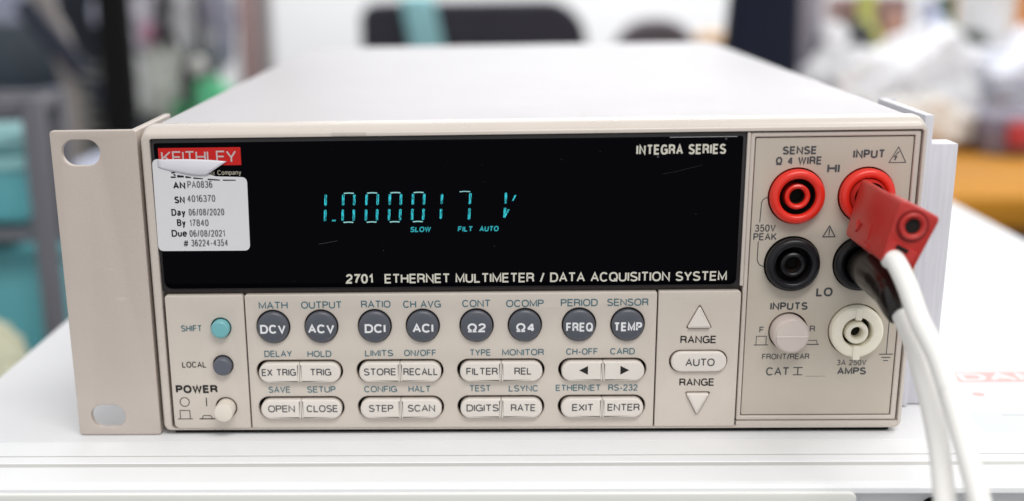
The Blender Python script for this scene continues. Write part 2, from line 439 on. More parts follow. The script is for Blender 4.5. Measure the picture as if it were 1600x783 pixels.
# front rail, seen as parallel ledges
bm = bmesh.new()
prof = [(-6.9, -12), (-6.9, -1.15), (-7.3, -0.95), (-18.2, -1.05), (-18.6, -1.45), (-18.9, -1.45), (-19.3, -1.05), (-24.0, -1.1), (-24.5, -1.5), (-24.8, -2.6),
        (-26.6, -2.7), (-27.0, -1.4), (-27.6, -1.1), (-39.0, -1.25), (-40.4, -1.6), (-41.2, -2.5), (-41.4, -3.8), (-38.0, -4.2), (-38.0, -12)]
va = [bm.verts.new((-195, y, z)) for y, z in prof]; vb = [bm.verts.new((262, y, z)) for y, z in prof]
for i in range(len(prof)):
    j = (i + 1) % len(prof); bm.faces.new((va[i], vb[i], vb[j], va[j]))
bm.faces.new(va); bm.faces.new(vb)
from_bm('front_rail', bm, RAIL, base, 12)
box('rail_groove', -195, 262, -27.3, -24.3, -2.2, -1.32, LINE, base, 0)
box('rail_joint', -195, 262, -18.95, -18.55, -2.0, -1.02, LINE, base, 0)
plate('fascia', [rrect(-196, 84.6, -70, -3.4, (1.5, 2.0, 1.5, 1.5))], -41.9, 6, .6, FASC, base)
box('recess_panel', 84.8, 262, -37.6, -30, -150, -4.3, LGREY, base, .3)
box('lower_body', -177, 244, -30, 460, -169, -160.2, LGREY, base, .5)
lathe('knob', 105.6, -9.4, [(0, 6), (2.6, 6), (3.1, 5.2), (3.3, 0)], RUB, base, y0=-37.5)
# warning label on the cover, lettering faces the front
wl_z = TZ + .07
def flat_sheet(name, polys, z, material, parent):
    bm = bmesh.new()
    for pl in polys: bm.faces.new([bm.verts.new((a, b, z)) for a, b in pl])
    return from_bm(name, bm, material, parent)
def flat_text(s, x, y, w, h, material, parent, z, bold=0):
    me = text_mesh(s, w, h, bold); me.transform(Matrix.Translation((x, y, z)))
    return link('lettering', me, material, parent)
lab = flat_sheet('warning_label', [[(128, -3), (236, -3), (236, 64), (128, 64)]], TZ + .04, mat('label_paper', (0.77, 0.775, 0.79), .42, .45), base)
flat_sheet('red_band', [[(137, 49), (232, 49), (232, 60.5), (137, 60.5)]], wl_z, PINK, lab)
flat_text('DANGER', 168, 54.8, 54, 8.0, mat('label_white_print', (.85, .85, .85), .6, .2), lab, wl_z + .02, .03)
flat_sheet('red_mark', [circ(141, 36, 2.0, 12)], wl_z, PINK, lab)
flat_sheet('text_line', [[(x0, y), (x1, y), (x1, y + 1.0), (x0, y + 1.0)] for (x0, x1, y) in
           [(156, 196, 39), (199, 222, 39), (156, 180, 33), (183, 226, 33), (150, 205, 27), (150, 176, 23)]], wl_z, FAINT, lab)
flat_sheet('pale_panel', [[(131, 0), (232, 0), (232, 19.6), (131, 19.6)]], wl_z, PALEG, lab)
flat_sheet('text_line', [[(x0, y), (x1, y), (x1, y + 1.3), (x0, y + 1.3)] for (x0, x1, y) in
           [(141, 158, 14.5), (160, 184, 14.5), (150, 164, 9.5), (166, 186, 9.5), (158, 170, 6), (172, 190, 6), (148, 164, 2.2), (166, 192, 2.2)]], wl_z + .02, FAINT, lab)

# ------------------------------------------------------------------ the multimeter
dmm = empty('bench_multimeter', (0, 0, TZ), 'beige bench multimeter with black display window, round grey function keys and banana jacks', 'multimeter')
box('case', -106, 106, 9.6, 373, 2.0, 87.5, TOP, dmm, 2.0, 4)
for x in (-88, 88):
    for y in (25, 350):
        lathe_pts = [(0, 0), (7, 0), (7.5, .6), (7.5, 3.4), (0, 3.4)]
        bm = bmesh.new()
        bmesh.ops.create_cone(bm, cap_ends=True, segments=28, radius1=7.2, radius2=7.6, depth=3.3, matrix=Matrix.Translation((x, y, TZ + 1.65)))
        from_bm('rubber_foot', bm, RUB, dmm)

box('under_case_light_block', -104, 104, 1.6, 372, -.95, 2.6, RUB, dmm, .2)  # added block that stops light from behind, keeping the gap under the case dark
# bezel: lofted rings of rounded rectangles
def loft_rings(name, rings, material, parent):
    bm = bmesh.new(); vs = []
    for (loop, y) in rings: vs.append([bm.verts.new((a, y, b)) for a, b in loop])
    for a, b in zip(vs, vs[1:]):
        n = len(a)
        for k in range(n): bm.faces.new((a[k], a[(k + 1) % n], b[(k + 1) % n], b[k]))
    return from_bm(name, bm, material, parent, 30)
ring = lambda x0, x1, z0, z1, r: rrect(x0, x1, z0, z1, r, 6)
loft_rings('bezel', [
    (ring(-104.3, 105.7, 1.0, 84.7, .8), 6.0),
    (ring(-104.5, 105.9, 0.9, 84.8, .8), .25),
    (ring(-104.7, 106.0, 0.8, 84.95, .9), 0.0),
    (ring(-106.3, 106.4, 0.5, 85.6, 1.6), 0.0),
    (ring(-106.8, 106.9, 0.2, 86.2, 2.0), .35),
    (ring(-107.0, 107.0, 0.0, 86.7, 2.3), 1.2),
    (ring(-107.0, 107.0, 0.0, 87.5, 2.4), 3.2),
    (ring(-107.0, 107.0, 0.0, 88.0, 2.4), 5.5),
    (ring(-107.0, 107.0, 0.0, 88.0, 2.4), 10.0),
    (ring(-106.4, 106.4, 0.6, 87.7, 2.0), 10.4),
    (ring(-105.0, 105.0, 2.4, 86.5, 2.0), 10.4)], BEZ, dmm)
box('bezel_back', -104.8, 106.2, 4.0, 9.0, .7, 85.2, RECESS, dmm)
box('bezel_sill', 59.9, 106.0, .06, 4.0, .55, 2.3, BEZ, dmm, .15)
# small moulding mark on the upper lip
box('lip_notch', -54, -44.5, -.12, .4, 85.0, 86.0, BEZ, dmm, .1)

# display window
box('window_rim', -104.3, 59.0, 1.0, 3.9, 41.9, 84.6, RIM, dmm, .2)
win = plate('display_window', [rrect(-103.5, 57.9, 42.6, 83.6, (1.6, .6, .6, 2.2))], .55, 1.2, .18, GLASS, dmm)
WY = .55 - .07
text('INTEGRA SERIES', 41.2, 80.2, 24.2, 2.45, TXTW, win, WY, .018)
text('2701', -47.8, 45.1, 7.6, 2.45, TXTW, win, WY, .022)
text('ETHERNET MULTIMETER / DATA ACQUISITION SYSTEM', 7.3, 45.05, 95.9, 2.45, TXTW, win, WY, .008)
# red name plate
nm = sheet('name_plate', [[(-102.3, 77.4), (-79.4, 77.4), (-79.4, 82.3), (-102.3, 82.3)]], WY - .02, REDP, win)
text('KEITHLEY', -91.1, 79.75, 20.8, 2.95, mat('nameplate_print', (.55, .45, .45), .6, .2), win, WY - .08, -.012)
text('A Tektronix Company', -87.6, 75.4, 16.0, 1.2, mat('dim_cream_print', (.36, .34, .27), .6, .2), win, WY, 0)

SCR = mat('dust_and_scratch', (.06, .06, .065), .7, .2)
sheet('scratch', strokes([(-58.9, 55.1), (-56.5, 55.5), (-53.6, 56.0)], .09), WY - .01, SCR, win)
sheet('scratch', strokes([(36.5, 73.6), (40.5, 74.3), (47.0, 75.9)], .07), WY - .01, mat('faint_scratch', (.03, .03, .035), .7, .2), win)
rnd = random.Random(3)
tag(sheet('dust_speck', [circ(rnd.uniform(-75, 57), rnd.uniform(44, 83), rnd.choice((.06, .08, .11)), 6) for k in range(16)] + [circ(53.2, 82.9, .32, 8), circ(35.0, 78.3, .3, 8)], WY - .012, SCR, win), kind='stuff')
sheet('edge_glint', [[(38, 83.42), (56.2, 83.42), (56.2, 83.56), (38, 83.56)]], WY - .012, mat('painted_window_glint', (.42, .42, .44), .4, .5), win)  # bright reflection along the window edge painted as a pale strip
# lit digits
def seg_v(x, z0, z1, w=.62, sl=.07, cz=65.2):
    f = lambda x, z: (x + (z - cz) * sl, z)
    return [f(x - w / 2, z0), f(x + w / 2, z0), f(x + w / 2, z1), f(x - w / 2, z1)]
def lit(name, polys, m_, y=WY - .03):
    return sheet(name, polys, y, m_, win)
UP = (65.9, 69.0); LO = (61.6, 64.8)
def stripes(x, z0, z1):
    # a lit segment is a few thin phosphor strips side by side
    return [seg_v(x + d, z0 + e, z1 - e, .17) for d, e in ((-.24, .1), (0, 0), (.24, .15))]
def bar(x0, x1, z, t=.3):
    n = 6; top = [(x0 + (x1 - x0) * k / n, z + t / 2 - .12 * (2 * k / n - 1) ** 2) for k in range(n + 1)]
    bot = [(x0 + .25 + (x1 - x0 - .5) * k / n, z - t / 2 - .12 * (2 * k / n - 1) ** 2) for k in range(n, -1, -1)]
    return bot + top
lit('lit_digit', stripes(-56.6, *UP) + stripes(-56.6, *LO), LIT)
lit('decimal_point', [[(-54.95, 61.5), (-53.9, 61.5), (-53.8, 61.95), (-54.85, 61.95)]], LITT)
for c in (-50.15, -43.65, -37.2, -30.75):
    lit('lit_digit', stripes(c - 1.55, *UP) + stripes(c + 1.55, *UP) + stripes(c - 1.55, *LO) + stripes(c + 1.55, *LO), LIT)
    lit('digit_bar', [bar(c - 1.25, c + 1.7, 69.35), bar(c - 1.65, c + 1.3, 61.25)], LITW)
lit('lit_digit', stripes(-24.3, 66.0, 68.8) + stripes(-24.3, 61.9, 64.7), LIT)
lit('lit_digit', stripes(-16.45, *UP) + stripes(-16.45, *LO), LIT)
lit('digit_bar', [bar(-19.3, -16.2, 69.45, .22)], LITW)
lit('unit_letter', stripes(-6.6, *UP) + stripes(-6.6, 62.0, 64.9) + [[(-6.7, 62.4), (-6.2, 62.8), (-5.4, 64.3), (-5.9, 64.4), (-6.5, 63.4)]] +
    [[(-4.75, 66.6), (-4.3, 66.8), (-3.55, 68.3), (-4.05, 68.3)]], LIT)
for s, x, w in (('SLOW', -30.2, 5.7), ('FILT', -17.7, 4.1), ('AUTO', -11.1, 5.3)):
    text(s, x, 59.0, w, 1.35, LITT, win, WY - .03, .03, 'annunciator', .12)

# calibration sticker with its torn, curled top
stk_pts = rpoly([(-104.2, 79.4), (-99.5, 79.1), (-92.5, 76.2), (-86.6, 74.35), (-78.05, 74.05), (-78.35, 53.5), (-104.4, 53.6)], 1.7, 6)
SY = WY - .12
stk = plate('calibration_sticker', [stk_pts], SY, .12, 0, STK, dmm)
for s, x, z, w, b, M_ in (('AN', -97.1, 72.0, 3.4, .04, TXTK), ('PA0836', -91.3, 72.2, 7.0, 0, STKG), ('SN', -97.3, 68.0, 2.9, .03, TXTK), ('4016370', -91.2, 68.3, 7.9, 0, STKG),
                          ('Day', -97.9, 64.5, 3.9, .02, TXTK), ('06/08/2020', -90.0, 64.5, 10.0, 0, STKG), ('By', -97.3, 61.6, 2.4, .02, TXTK), ('17840', -92.3, 61.5, 5.4, 0, STKG),
                          ('Due', -98.1, 58.6, 4.3, .02, TXTK), ('06/08/2021', -90.2, 58.5, 10.0, 0, STKG), ('#', -96.4, 55.7, 1.5, -.01, TXTK), ('36224-4354', -89.7, 55.8, 10.4, 0, STKG)):
    text(s, x, z, w, 1.75, M_, stk, SY - .05, b)
sheet('lettering', [[(-99.2, 75.6), (-98.0, 75.9), (-97.9, 75.5), (-98.9, 75.3)], [(-99.3, 74.5), (-97.9, 74.5), (-97.9, 74.1), (-99.3, 74.1)], [(-98.6, 75.2), (-97.9, 75.1), (-97.9, 74.6), (-98.3, 74.7)],
                    [(-97.5, 74.9), (-95.6, 74.7), (-95.6, 74.2), (-97.5, 74.2)], [(-95.2, 74.6), (-93.6, 74.3), (-93.6, 74.0), (-95.2, 74.05)], [(-93.0, 74.2), (-90.3, 73.9), (-90.3, 73.65), (-93, 73.8)],
                    [(-89.0, 73.8), (-85.6, 73.5), (-85.6, 73.2), (-89, 73.4)], [(-84.8, 73.5), (-81.2, 73.4), (-81.2, 73.15), (-84.8, 73.15)]], SY - .05, TXTK, stk)
# curled flap, a bent sheet standing proud of the sticker
bm = bmesh.new(); rows = []
for j in range(9):
    v = j / 8
    row = []
    for i in range(15):
        u = i / 14
        x = -102.6 + u * (19.2 - 6.0 * v)
        z_top = 79.2 + .1 * math.sin(u * 3) - .7 * u ** 3
        z_bot = 77.2 - 3.0 * u ** .8 - .1
        if u > .75: z_bot = 77.2 - 3.0 * .75 ** .8 - .1 - .2 * (u - .75)
        z = z_top * (1 - v) + z_bot * v
        y = SY - .12 - .55 * math.sin(math.pi * (v * .8 + .12)) * min(1, .2 + u * 1.1)
        row.append(bm.verts.new((x, y, z)))
    rows.append(row)
for a, b in zip(rows, rows[1:]):
    for k in range(14): bm.faces.new((a[k], a[k + 1], b[k + 1], b[k]))
fl = from_bm('curled_flap', bm, mat('sticker_glossy_back', (0.72, 0.71, 0.77), .3, .5), stk, 60)
fl.modifiers.new('thickness', 'SOLIDIFY').thickness = .0001

# key panels with real cut-outs
KP_Y = -.3
keyx = [-72.9, -59.1, -43.8, -30.1, -14.8, -1.1, 14.2, 27.9]
pairs = [-65.95, -36.95, -7.95, 21.05]
rowz = [18.2, 7.2]
kpl = plate('power_key_panel', [rrect(-103.6, -81.1, .9, 40.8, (.3, .8, .8, 1.6)), circ(-88.0, 31.3, 2.95), circ(-88.1, 20.2, 2.95), circ(-88.0, 7.3, 3.15)], KP_Y, 3.2, .3, KEYP, dmm)
kpm = plate('main_key_panel', [rrect(-80.7, 36.0, .9, 40.8, (.4, .6, .6, .4))] + [circ(x, 31.55, 4.85) for x in keyx] +
            [rrect(c - 12.55, c + 12.55, z - 3.25, z + 3.4, 3.25, 8) for c in pairs for z in rowz], KP_Y, 3.2, .3, KEYP, dmm)
def tri_up(cx, z0, z1, hw, r=.5): return rpoly([(cx - hw, z0), (cx + hw, z0), (cx, z1)], r)
def tri_dn(cx, z0, z1, hw, r=.5): return rpoly([(cx, z0), (cx + hw, z1), (cx - hw, z1)], r)
kpr = plate('range_key_panel', [rrect(36.4, 59.4, .9, 40.9, (.6, 1.0, .5, .4)), tri_up(48.0, 30.1, 37.2, 3.75), tri_dn(48.5, 4.2, 11.4, 3.7), rrect(40.0, 56.4, 17.4, 23.8, 3.1, 8)], KP_Y, 3.2, .3, KEYP, dmm)
box('key_recess', -103.4, 59.2, 2.95, 3.6, 1.2, 40.4, HOLE, dmm)

TY = KP_Y - .06
for s, x, z, w, h in [('MATH', -72.6, 37.8, 8.3, 2.0), ('OUTPUT', -58.8, 37.8, 11.6, 2.0), ('DELAY', -71.9, 23.5, 8.0, 1.8), ('HOLD', -60.0, 23.4, 6.9, 1.8), ('SAVE', -72.1, 12.7, 6.4, 1.8), ('SETUP', -59.9, 12.7, 8.3, 1.8),
                      ('RATIO', -43.3, 37.9, 8.4, 2.0), ('CH AVG', -30.2, 37.8, 10.7, 2.0), ('LIMITS', -42.8, 23.5, 8.1, 1.8), ('ON/OFF', -31.0, 23.5, 9.2, 1.8), ('CONFIG', -42.7, 12.7, 9.5, 1.8), ('HALT', -31.4, 12.7, 6.4, 1.8),
                      ('CONT', -14.8, 37.9, 8.0, 2.0), ('OCOMP', -1.1, 37.8, 10.6, 2.0), ('TYPE', -13.8, 23.5, 6.0, 1.8), ('MONITOR', -1.6, 23.5, 11.9, 1.8), ('TEST', -13.9, 12.8, 6.1, 1.8), ('LSYNC', -1.4, 12.7, 8.5, 1.8),
                      ('PERIOD', 14.2, 37.9, 10.4, 2.0), ('SENSOR', 27.8, 37.9, 11.6, 2.0), ('CH-OFF', 15.2, 23.6, 9.0, 1.8), ('CARD', 26.7, 23.6, 7.0, 1.8), ('ETHERNET', 14.3, 12.8, 12.9, 1.8), ('RS-232', 27.1, 12.8, 8.4, 1.8)]:
    text(s, x, z, w, h * .95, TXTT, kpm, TY, .004)
for s, x, z, w in (('RANGE', 48.0, 26.9, 10.1), ('RANGE', 48.1, 14.3, 9.9)):
    text(s, x, z, w, 2.0, TXTK, kpr, TY, .008)
text('SHIFT', -96.5, 31.2, 6.0, 1.7, TXTT, kpl, TY, .004)
text('LOCAL', -96.5, 20.4, 7.0, 1.6, TXTK, kpl, TY, .0)
text('POWER', -96.3, 13.0, 12.2, 2.2, TXTK, kpl, TY, .045)
# power symbols
ringp = circ(-100.1, 9.1, 1.35, 28)
sheet('power_symbol', strokes(ringp, .22, True), TY, TXTK, kpl)
sheet('power_symbol', strokes([(-93.7, 7.9), (-93.7, 10.3)], .28) , TY - .002, TXTK, kpl)
sheet('power_symbol', strokes([(-102.4, 3.9), (-101.7, 3.9), (-101.7, 6.5), (-98.8, 6.5), (-98.8, 3.9), (-98.1, 3.9)], .22) + strokes([(-101.7, 3.9), (-98.8, 3.9)], .22), TY - .004, TXTK, kpl)
sheet('power_symbol', strokes([(-96.0, 3.9), (-91.6, 3.9)], .3) + strokes([(-95.3, 4.0), (-94.9, 4.9), (-92.7, 4.9), (-92.3, 4.0)], .22), TY - .006, TXTK, kpl)

# round function keys
for i, (x, s, tx, w) in enumerate(zip(keyx, ('DCV', 'ACV', 'DCI', 'ACI', 'Ω2', 'Ω4', 'FREQ', 'TEMP'), (-72.8, -59.0, -43.6, -30.0, -14.8, -1.0, 14.3, 27.9), (7.3, 7.5, 5.9, 5.9, 5.3, 5.4, 7.5, 7.9))):
    k = lathe('round_key', x, 31.45, [(4.5, -2.5), (4.5, .9), (4.35, 1.25), (4.0, 1.5), (3.6, 1.62), (2.5, 1.68), (0, 1.7)], GREY, dmm, 48, 25)
    text(s, tx, 31.15, w, 2.35, LEGW, k, -1.76, .03 if s[0] != 'F' else .02)

# paired keys
def pillkey(cx, z, side):
    x0, x1 = (cx - 11.75, cx - .04) if side < 0 else (cx + .04, cx + 11.8)
    r = (.25, .25, 2.9, 2.9) if side < 0 else (2.9, 2.9, .25, .25)
    return plate('paired_key', [rrect(x0, x1, z - 3.05, z + 2.75, [min(q_, 2.8) for q_ in r], 8)], -1.7, 4.4, .55, KEYC, dmm, 4, 30)
leg = {(0, 0, -1): ('EX TRIG', -71.8, 9.9), (0, 0, 1): ('TRIG', -59.7, 6.1), (0, 1, -1): ('OPEN', -71.6, 7.8), (0, 1, 1): ('CLOSE', -59.7, 9.1),
       (1, 0, -1): ('STORE', -42.6, 9.3), (1, 0, 1): ('RECALL', -30.9, 9.9), (1, 1, -1): ('STEP', -42.6, 7.1), (1, 1, 1): ('SCAN', -30.9, 7.9),
       (2, 0, -1): ('FILTER', -13.3, 9.0), (2, 0, 1): ('REL', -1.6, 4.9), (2, 1, -1): ('DIGITS', -13.2, 9.3), (2, 1, 1): ('RATE', -1.5, 7.1),
       (3, 0, -1): None, (3, 0, 1): None, (3, 1, -1): ('EXIT', 15.6, 6.1), (3, 1, 1): ('ENTER', 27.3, 9.2)}
for pi, c in enumerate(pairs):
    for ri, z in enumerate(rowz):
        for side in (-1, 1):
            k = pillkey(c + .1, z - .02, side)
            L = leg[(pi, ri, side)]
            if L: text(L[0], L[1], z + .1, L[2], 1.9, TXTG, k, -1.76, .0)
            elif side < 0: sheet('arrow', [[(14.4, 18.4), (16.9, 17.1), (16.9, 19.7)]], -1.76, TXTK, k)
            else: sheet('arrow', [[(28.6, 18.4), (26.1, 17.1), (26.1, 19.7)]], -1.76, TXTK, k)
        box('key_bridge', c - 1.1, c + .03, -1.685, 2.4, z - 2.45, z + 2.1, KEYC, dmm, .04)
        box('key_bridge', c + .17, c + 1.4, -1.685, 2.4, z - 2.45, z + 2.1, KEYC, dmm, .04)
# range keys
k = plate('auto_key', [rrect(40.5, 56.1, 17.6, 23.5, 2.85, 8)], -1.4, 4, .6, KEYC, dmm, 4, 30)
text('AUTO', 48.6, 20.5, 8.2, 2.0, TXTG, k, -1.46, 0)
plate('range_up_key', [tri_up(48.0, 30.4, 36.8, 3.4, .45)], -1.3, 4, .5, KEYC, dmm, 3, 30)
plate('range_down_key', [tri_dn(48.4, 4.6, 11.1, 3.35, .45)], -1.3, 4, .5, KEYC, dmm, 3, 30)
# side buttons
lathe('shift_button', -88.0, 31.2, [(2.65, -2.5), (2.65, 1.6), (2.45, 2.1), (2.0, 2.4), (0, 2.5)], TEALB, dmm, 40, 30)
lathe('local_button', -88.1, 20.1, [(2.65, -2.5), (2.65, 1.6), (2.45, 2.1), (2.0, 2.4), (0, 2.5)], GREY2, dmm, 40, 30)
lathe('power_button', -88.0, 7.2, [(2.75, -2.5), (2.75, 4.8), (2.6, 5.2), (2.3, 5.35), (0, 5.35)], PWRM, dmm, 40, 30)

# input panel
plate('input_frame', [rrect(59.9, 105.4, 2.5, 84.4, .5), rrect(61.1, 103.9, 3.8, 83.2, .3)], .55, 3.0, .35, BEZ, dmm)
JX = (73.15, 92.1); JZ = (67.1, 48.2)
ip = plate('input_panel', [rrect(61.35, 103.65, 4.05, 82.95, .3)] + [circ(x, z, 7.75) for x in JX for z in JZ] + [circ(92.1, 29.0, 7.65), circ(73.3, 28.8, 5.5)], 1.0, 2.6, .15, INP, dmm)
IY = .95
IY = 1.0 - .06
plate('divider_strip', [rrect(58.95, 59.85, 42.2, 84.5, .2)], .3, 3, .15, BEZ, dmm)
for s, x, z, w, h, b, M_ in (('SENSE', 73.3, 79.5, 9.2, 2.0, .03, TXTG), ('Ω 4 WIRE', 73.2, 76.7, 12.5, 2.0, .025, TXTG), ('HI', 82.7, 74.5, 3.3, 2.3, .03, TXTG), ('INPUT', 92.0, 78.3, 8.5, 2.1, .03, TXTG),
                             ('350V', 65.2, 58.3, 5.7, 1.8, 0, TXTG), ('PEAK', 65.3, 55.9, 6.4, 1.8, .005, TXTG), ('LO', 82.7, 40.1, 4.5, 2.3, .03, TXTG), ('INPUTS', 73.1, 36.1, 10.4, 2.0, .03, TXTG),
                             ('F', 65.9, 29.3, 1.3, 1.6, 0, TXTG), ('R', 80.1, 29.5, 1.5, 1.6, 0, TXTG), ('FRONT/REAR', 73.1, 21.4, 13.3, 1.5, -.005, TXTG), ('CAT', 71.1, 17.0, 6.5, 2.2, 0, TXTG),
                             ('3A 250V', 91.8, 19.5, 8.3, 1.5, 0, TXTGL), ('AMPS', 92.0, 17.0, 8.1, 1.9, .025, TXTG)):
    text(s, x, z, w, h, M_, ip, IY, b)
sheet('panel_mark', strokes([(75.6, 18.1), (78.0, 18.1)], .28), IY, TXTG, ip)
sheet('panel_mark', strokes([(75.6, 15.95), (78.0, 15.95)], .28), IY, TXTG, ip)
sheet('panel_mark', strokes([(76.8, 18.0), (76.8, 16.0)], .32), IY - .003, TXTG, ip)
sheet('panel_mark', strokes([(79, 15.5), (84.6, 15.5)], .08), IY, TXTGL, ip)
# bracket beside 350V PEAK
sheet('panel_mark', strokes([(65.9, 66.9), (64.9, 66.7), (64.2, 66.2), (63.8, 65.4), (63.6, 60.0)], .24), IY, TXTG, ip)
sheet('panel_mark', strokes([(63.5, 54.5), (63.5, 49.6), (63.8, 48.6), (64.4, 47.9), (65.3, 47.5)], .24), IY, TXTG, ip)
# warning triangles
def wtri(cx, z0, z1, hw, w): return strokes([(cx - hw, z0), (cx + hw, z0), (cx, z1)], w, True)
sheet('warning_triangle', wtri(99.75, 75.9, 80.1, 2.25, .22), IY, TXTG, ip)
sheet('warning_triangle', [[(100.2, 78.9), (99.0, 77.6), (99.7, 77.7), (99.1, 76.4), (98.8, 76.7), (99.1, 77.35), (98.5, 77.3), (99.7, 78.8)],
                           [(100.2, 78.9), (99.7, 78.8), (100.0, 77.9), (100.9, 78.0), (99.7, 76.5), (100.2, 77.5), (99.7, 77.5)]][:1], IY - .004, TXTG, ip)
sheet('warning_triangle', wtri(82.8, 55.7, 58.7, 1.65, .32), IY, TXTG, ip)
sheet('warning_triangle', strokes([(82.8, 56.7), (82.8, 57.8)], .3) + strokes([(82.8, 56.15), (82.8, 56.35)], .3), IY - .004, TXTG, ip)
# button position symbols
sheet('panel_mark', strokes([(64.0, 24.85), (67.9, 24.85)], .24) + strokes([(64.5, 25.0), (64.5, 27.4), (67.3, 27.4), (67.3, 25.0)], .2), IY, TXTG, ip)
sheet('panel_mark', strokes([(78.9, 24.9), (82.1, 24.9)], .28) + strokes([(79.2, 26.1), (81.5, 26.1), (81.7, 25.0)], .2), IY, TXTG, ip)
# earth symbol
sheet('earth_symbol', strokes([(101.35, 41.0), (101.35, 22.1)], .24), IY, TXTG, ip)
sheet('earth_symbol', strokes([(99.4, 21.9), (103.1, 21.9)], .26) + strokes([(100.1, 20.95), (102.5, 20.95)], .26) + strokes([(100.7, 20.0), (101.9, 20.0)], .26), IY - .003, TXTG, ip)
box('input_recess', 61.4, 103.6, 3.72, 3.98, 4, 83, HOLE, dmm)

def jack(x, z, m1, m2, name='banana_jack', label=None):
    outer = lathe(name, x, z, [(7.3, -2.7), (7.45, .2), (7.38, 1.0), (7.1, 1.5), (6.5, 1.85), (5.7, 1.9), (5.2, 1.6), (4.95, 1.0), (4.9, .2)], m1, dmm, 64, 40)
    lathe('jack_well', x, z, [(4.9, .25), (4.85, -5), (0, -5)], HOLE, outer, 48, 40)  # shade deep between the rings put into a black wall and floor
    lathe('inner_ring', x, z, [(3.55, -5), (3.5, .2), (3.35, .7), (2.95, .95), (2.5, .85), (2.15, .4), (2.1, -.6)], m1, outer, 48, 40)
    lathe('contact', x, z, [(2.1, -.55), (1.95, -1.2), (1.8, -4.9), (0, -4.9)], m2, outer, 32, 40)
    if label: outer['label'] = label
    return outer
jack(JX[0], JZ[0], REDJ, METAL, label='red banana jack')
jack(JX[1], JZ[0], REDJ, METAL, label='red banana jack')
jack(JX[0], JZ[1], BLKJ, METAL, label='black banana jack')
jack(JX[1], JZ[1], BLKJ, METAL, label='black banana jack')
aj = lathe('fuse_jack', 92.1, 29.0, [(7.3, -2.7), (7.4, .6), (7.2, 1.5), (6.6, 2.0), (5.0, 2.1), (4.4, 1.9), (4.15, 1.4), (4.05, -6), (3.4, -6)], CREAM, dmm, 64, 30)
aj['label'] = 'cream fuse holder jack'
ir = lathe('inner_ring', 91.9, 28.9, [(3.2, -6), (3.2, 1.6), (2.95, 2.2), (2.4, 2.4), (1.9, 2.1), (1.55, 1.2), (1.45, -6)], CREAM, aj, 48, 35)
lathe('socket_floor', 91.9, 28.9, [(4.0, -1.6), (0, -1.6)], HOLE, aj, 32)
bm = bmesh.new()
bm_box(bm, 91.2, 92.9, -2.35, .5, 32.6, 36.1, .15)
bm_box(bm, 91.1, 93.0, -2.6, .5, 21.2, 25.2, .15)
from_bm('grip_ridge', bm, CREAM, aj)

# front/rear button: round cap with a two-facet face
fr = lathe('front_rear_button', 73.3, 28.7, [(5.1, -2.5), (5.1, 3.2), (4.9, 3.9), (4.5, 4.35), (4.3, 4.4), (0, 4.4)], FRB, dmm, 56, 30)
bm = bmesh.new()
N = 40; c0 = bm.verts.new((73.3, -4.9, 28.7)); rim = []
for k in range(N):
    a = 2 * math.pi * k / N; rim.append(bm.verts.new((73.3 + 4.35 * math.cos(a), -4.42 - (.38 * (1 - abs(math.sin(a)))), 28.7 + 4.35 * math.sin(a))))
for k in range(N): bm.faces.new((c0, rim[k], rim[(k + 1) % N]))
from_bm('faceted_face', bm, FRB, fr, 12)
box('split_ridge', 69.0, 77.6, -4.98, -4.6, 28.55, 28.8, mat('pale_edge_plastic', (.8, .74, .7), .3, .5), fr, .05)

# left rack ear: flange plus side plate
ear = plate('rack_ear', [rrect(-132.0, -107.9, -1.0, 87.4, (.8, .9, .9, .7)), rrect(-129.1, -118.4, 77.8, 84.9, 3.5, 8), rrect(-128.1, -118.0, 1.3, 8.3, 3.45, 8)], -.2, 2.3, .3, EAR, dmm)
ear['label'] = 'flat rack ear with two oval slots'
box('ear_side_plate', -110.1, -107.85, 1.4, 43.5, -1.0, 87.3, EAR, ear, .5, 3)
# right bracket
br = box('side_bracket', 113.0, 115.6, 23.5, 73, -.9, 86.0, ALU, dmm, .4)
box('bracket_bar', 115.8, 123.9, 25.8, 36.0, TZ + .3, 77.6, ALU, br, .45)
box('bracket_tab', 113.2, 118.3, 73.2, 75.4, 40, 86.0, ALU, br, .3)
box('bracket_spacer', 106.2, 112.9, 40, 60, 30, 60, ALU, br, .3)

# ------------------------------------------------------------------ test leads
lead = empty('test_lead', (92.2, 0, 67), 'white test lead with red stackable banana plug pushed into the input jack', 'test lead', 'test leads plugged into the meter')
ax = Vector((92.1, 0, 67.0))
head = rpoly([(-6.3, -9.6), (1.7, -12.9), (7.7, 1.0), (-2.3, 5.9)], 1.3, 4)
neck = rpoly([(-6.3, -9.9), (1.2, -12.3), (6.0, .4), (-3.0, 5.9)], 1.0, 4)
def off(sec_, k): return [(-.2 + (a + .2) * k, -3.5 + (b + 3.5) * k) for a, b in sec_]
stations = [(-2.5, off(neck, .80)), (-4.2, off(neck, .97)), (-5.6, neck), (-28.0, neck), (-29.4, off(head, 1.0)), (-39.3, off(head, 1.0)), (-40.0, off(head, .965)), (-40.25, off(head, .90))]
bm = bmesh.new(); rr_ = []
for y, sc_ in stations: rr_.append([bm.verts.new((ax.x + a, y, ax.z + b)) for a, b in sc_])
for a, b in zip(rr_, rr_[1:]):
    n = len(a)
    for k in range(n): bm.faces.new((a[k], a[(k + 1) % n], b[(k + 1) % n], b[k]))
bm.faces.new(rr_[0]); bm.faces.new(rr_[-1])
body = from_bm('plug_body', bm, REDPL, lead, 28)
sx_, sz_ = ax.x + .8, ax.z - .9
lathe('socket_shadow_ring', sx_, sz_, [(4.0, 40.28), (4.0, 40.34), (3.0, 40.34)], REDD, lead, 40)  # shade around the socket painted as a dark red ring
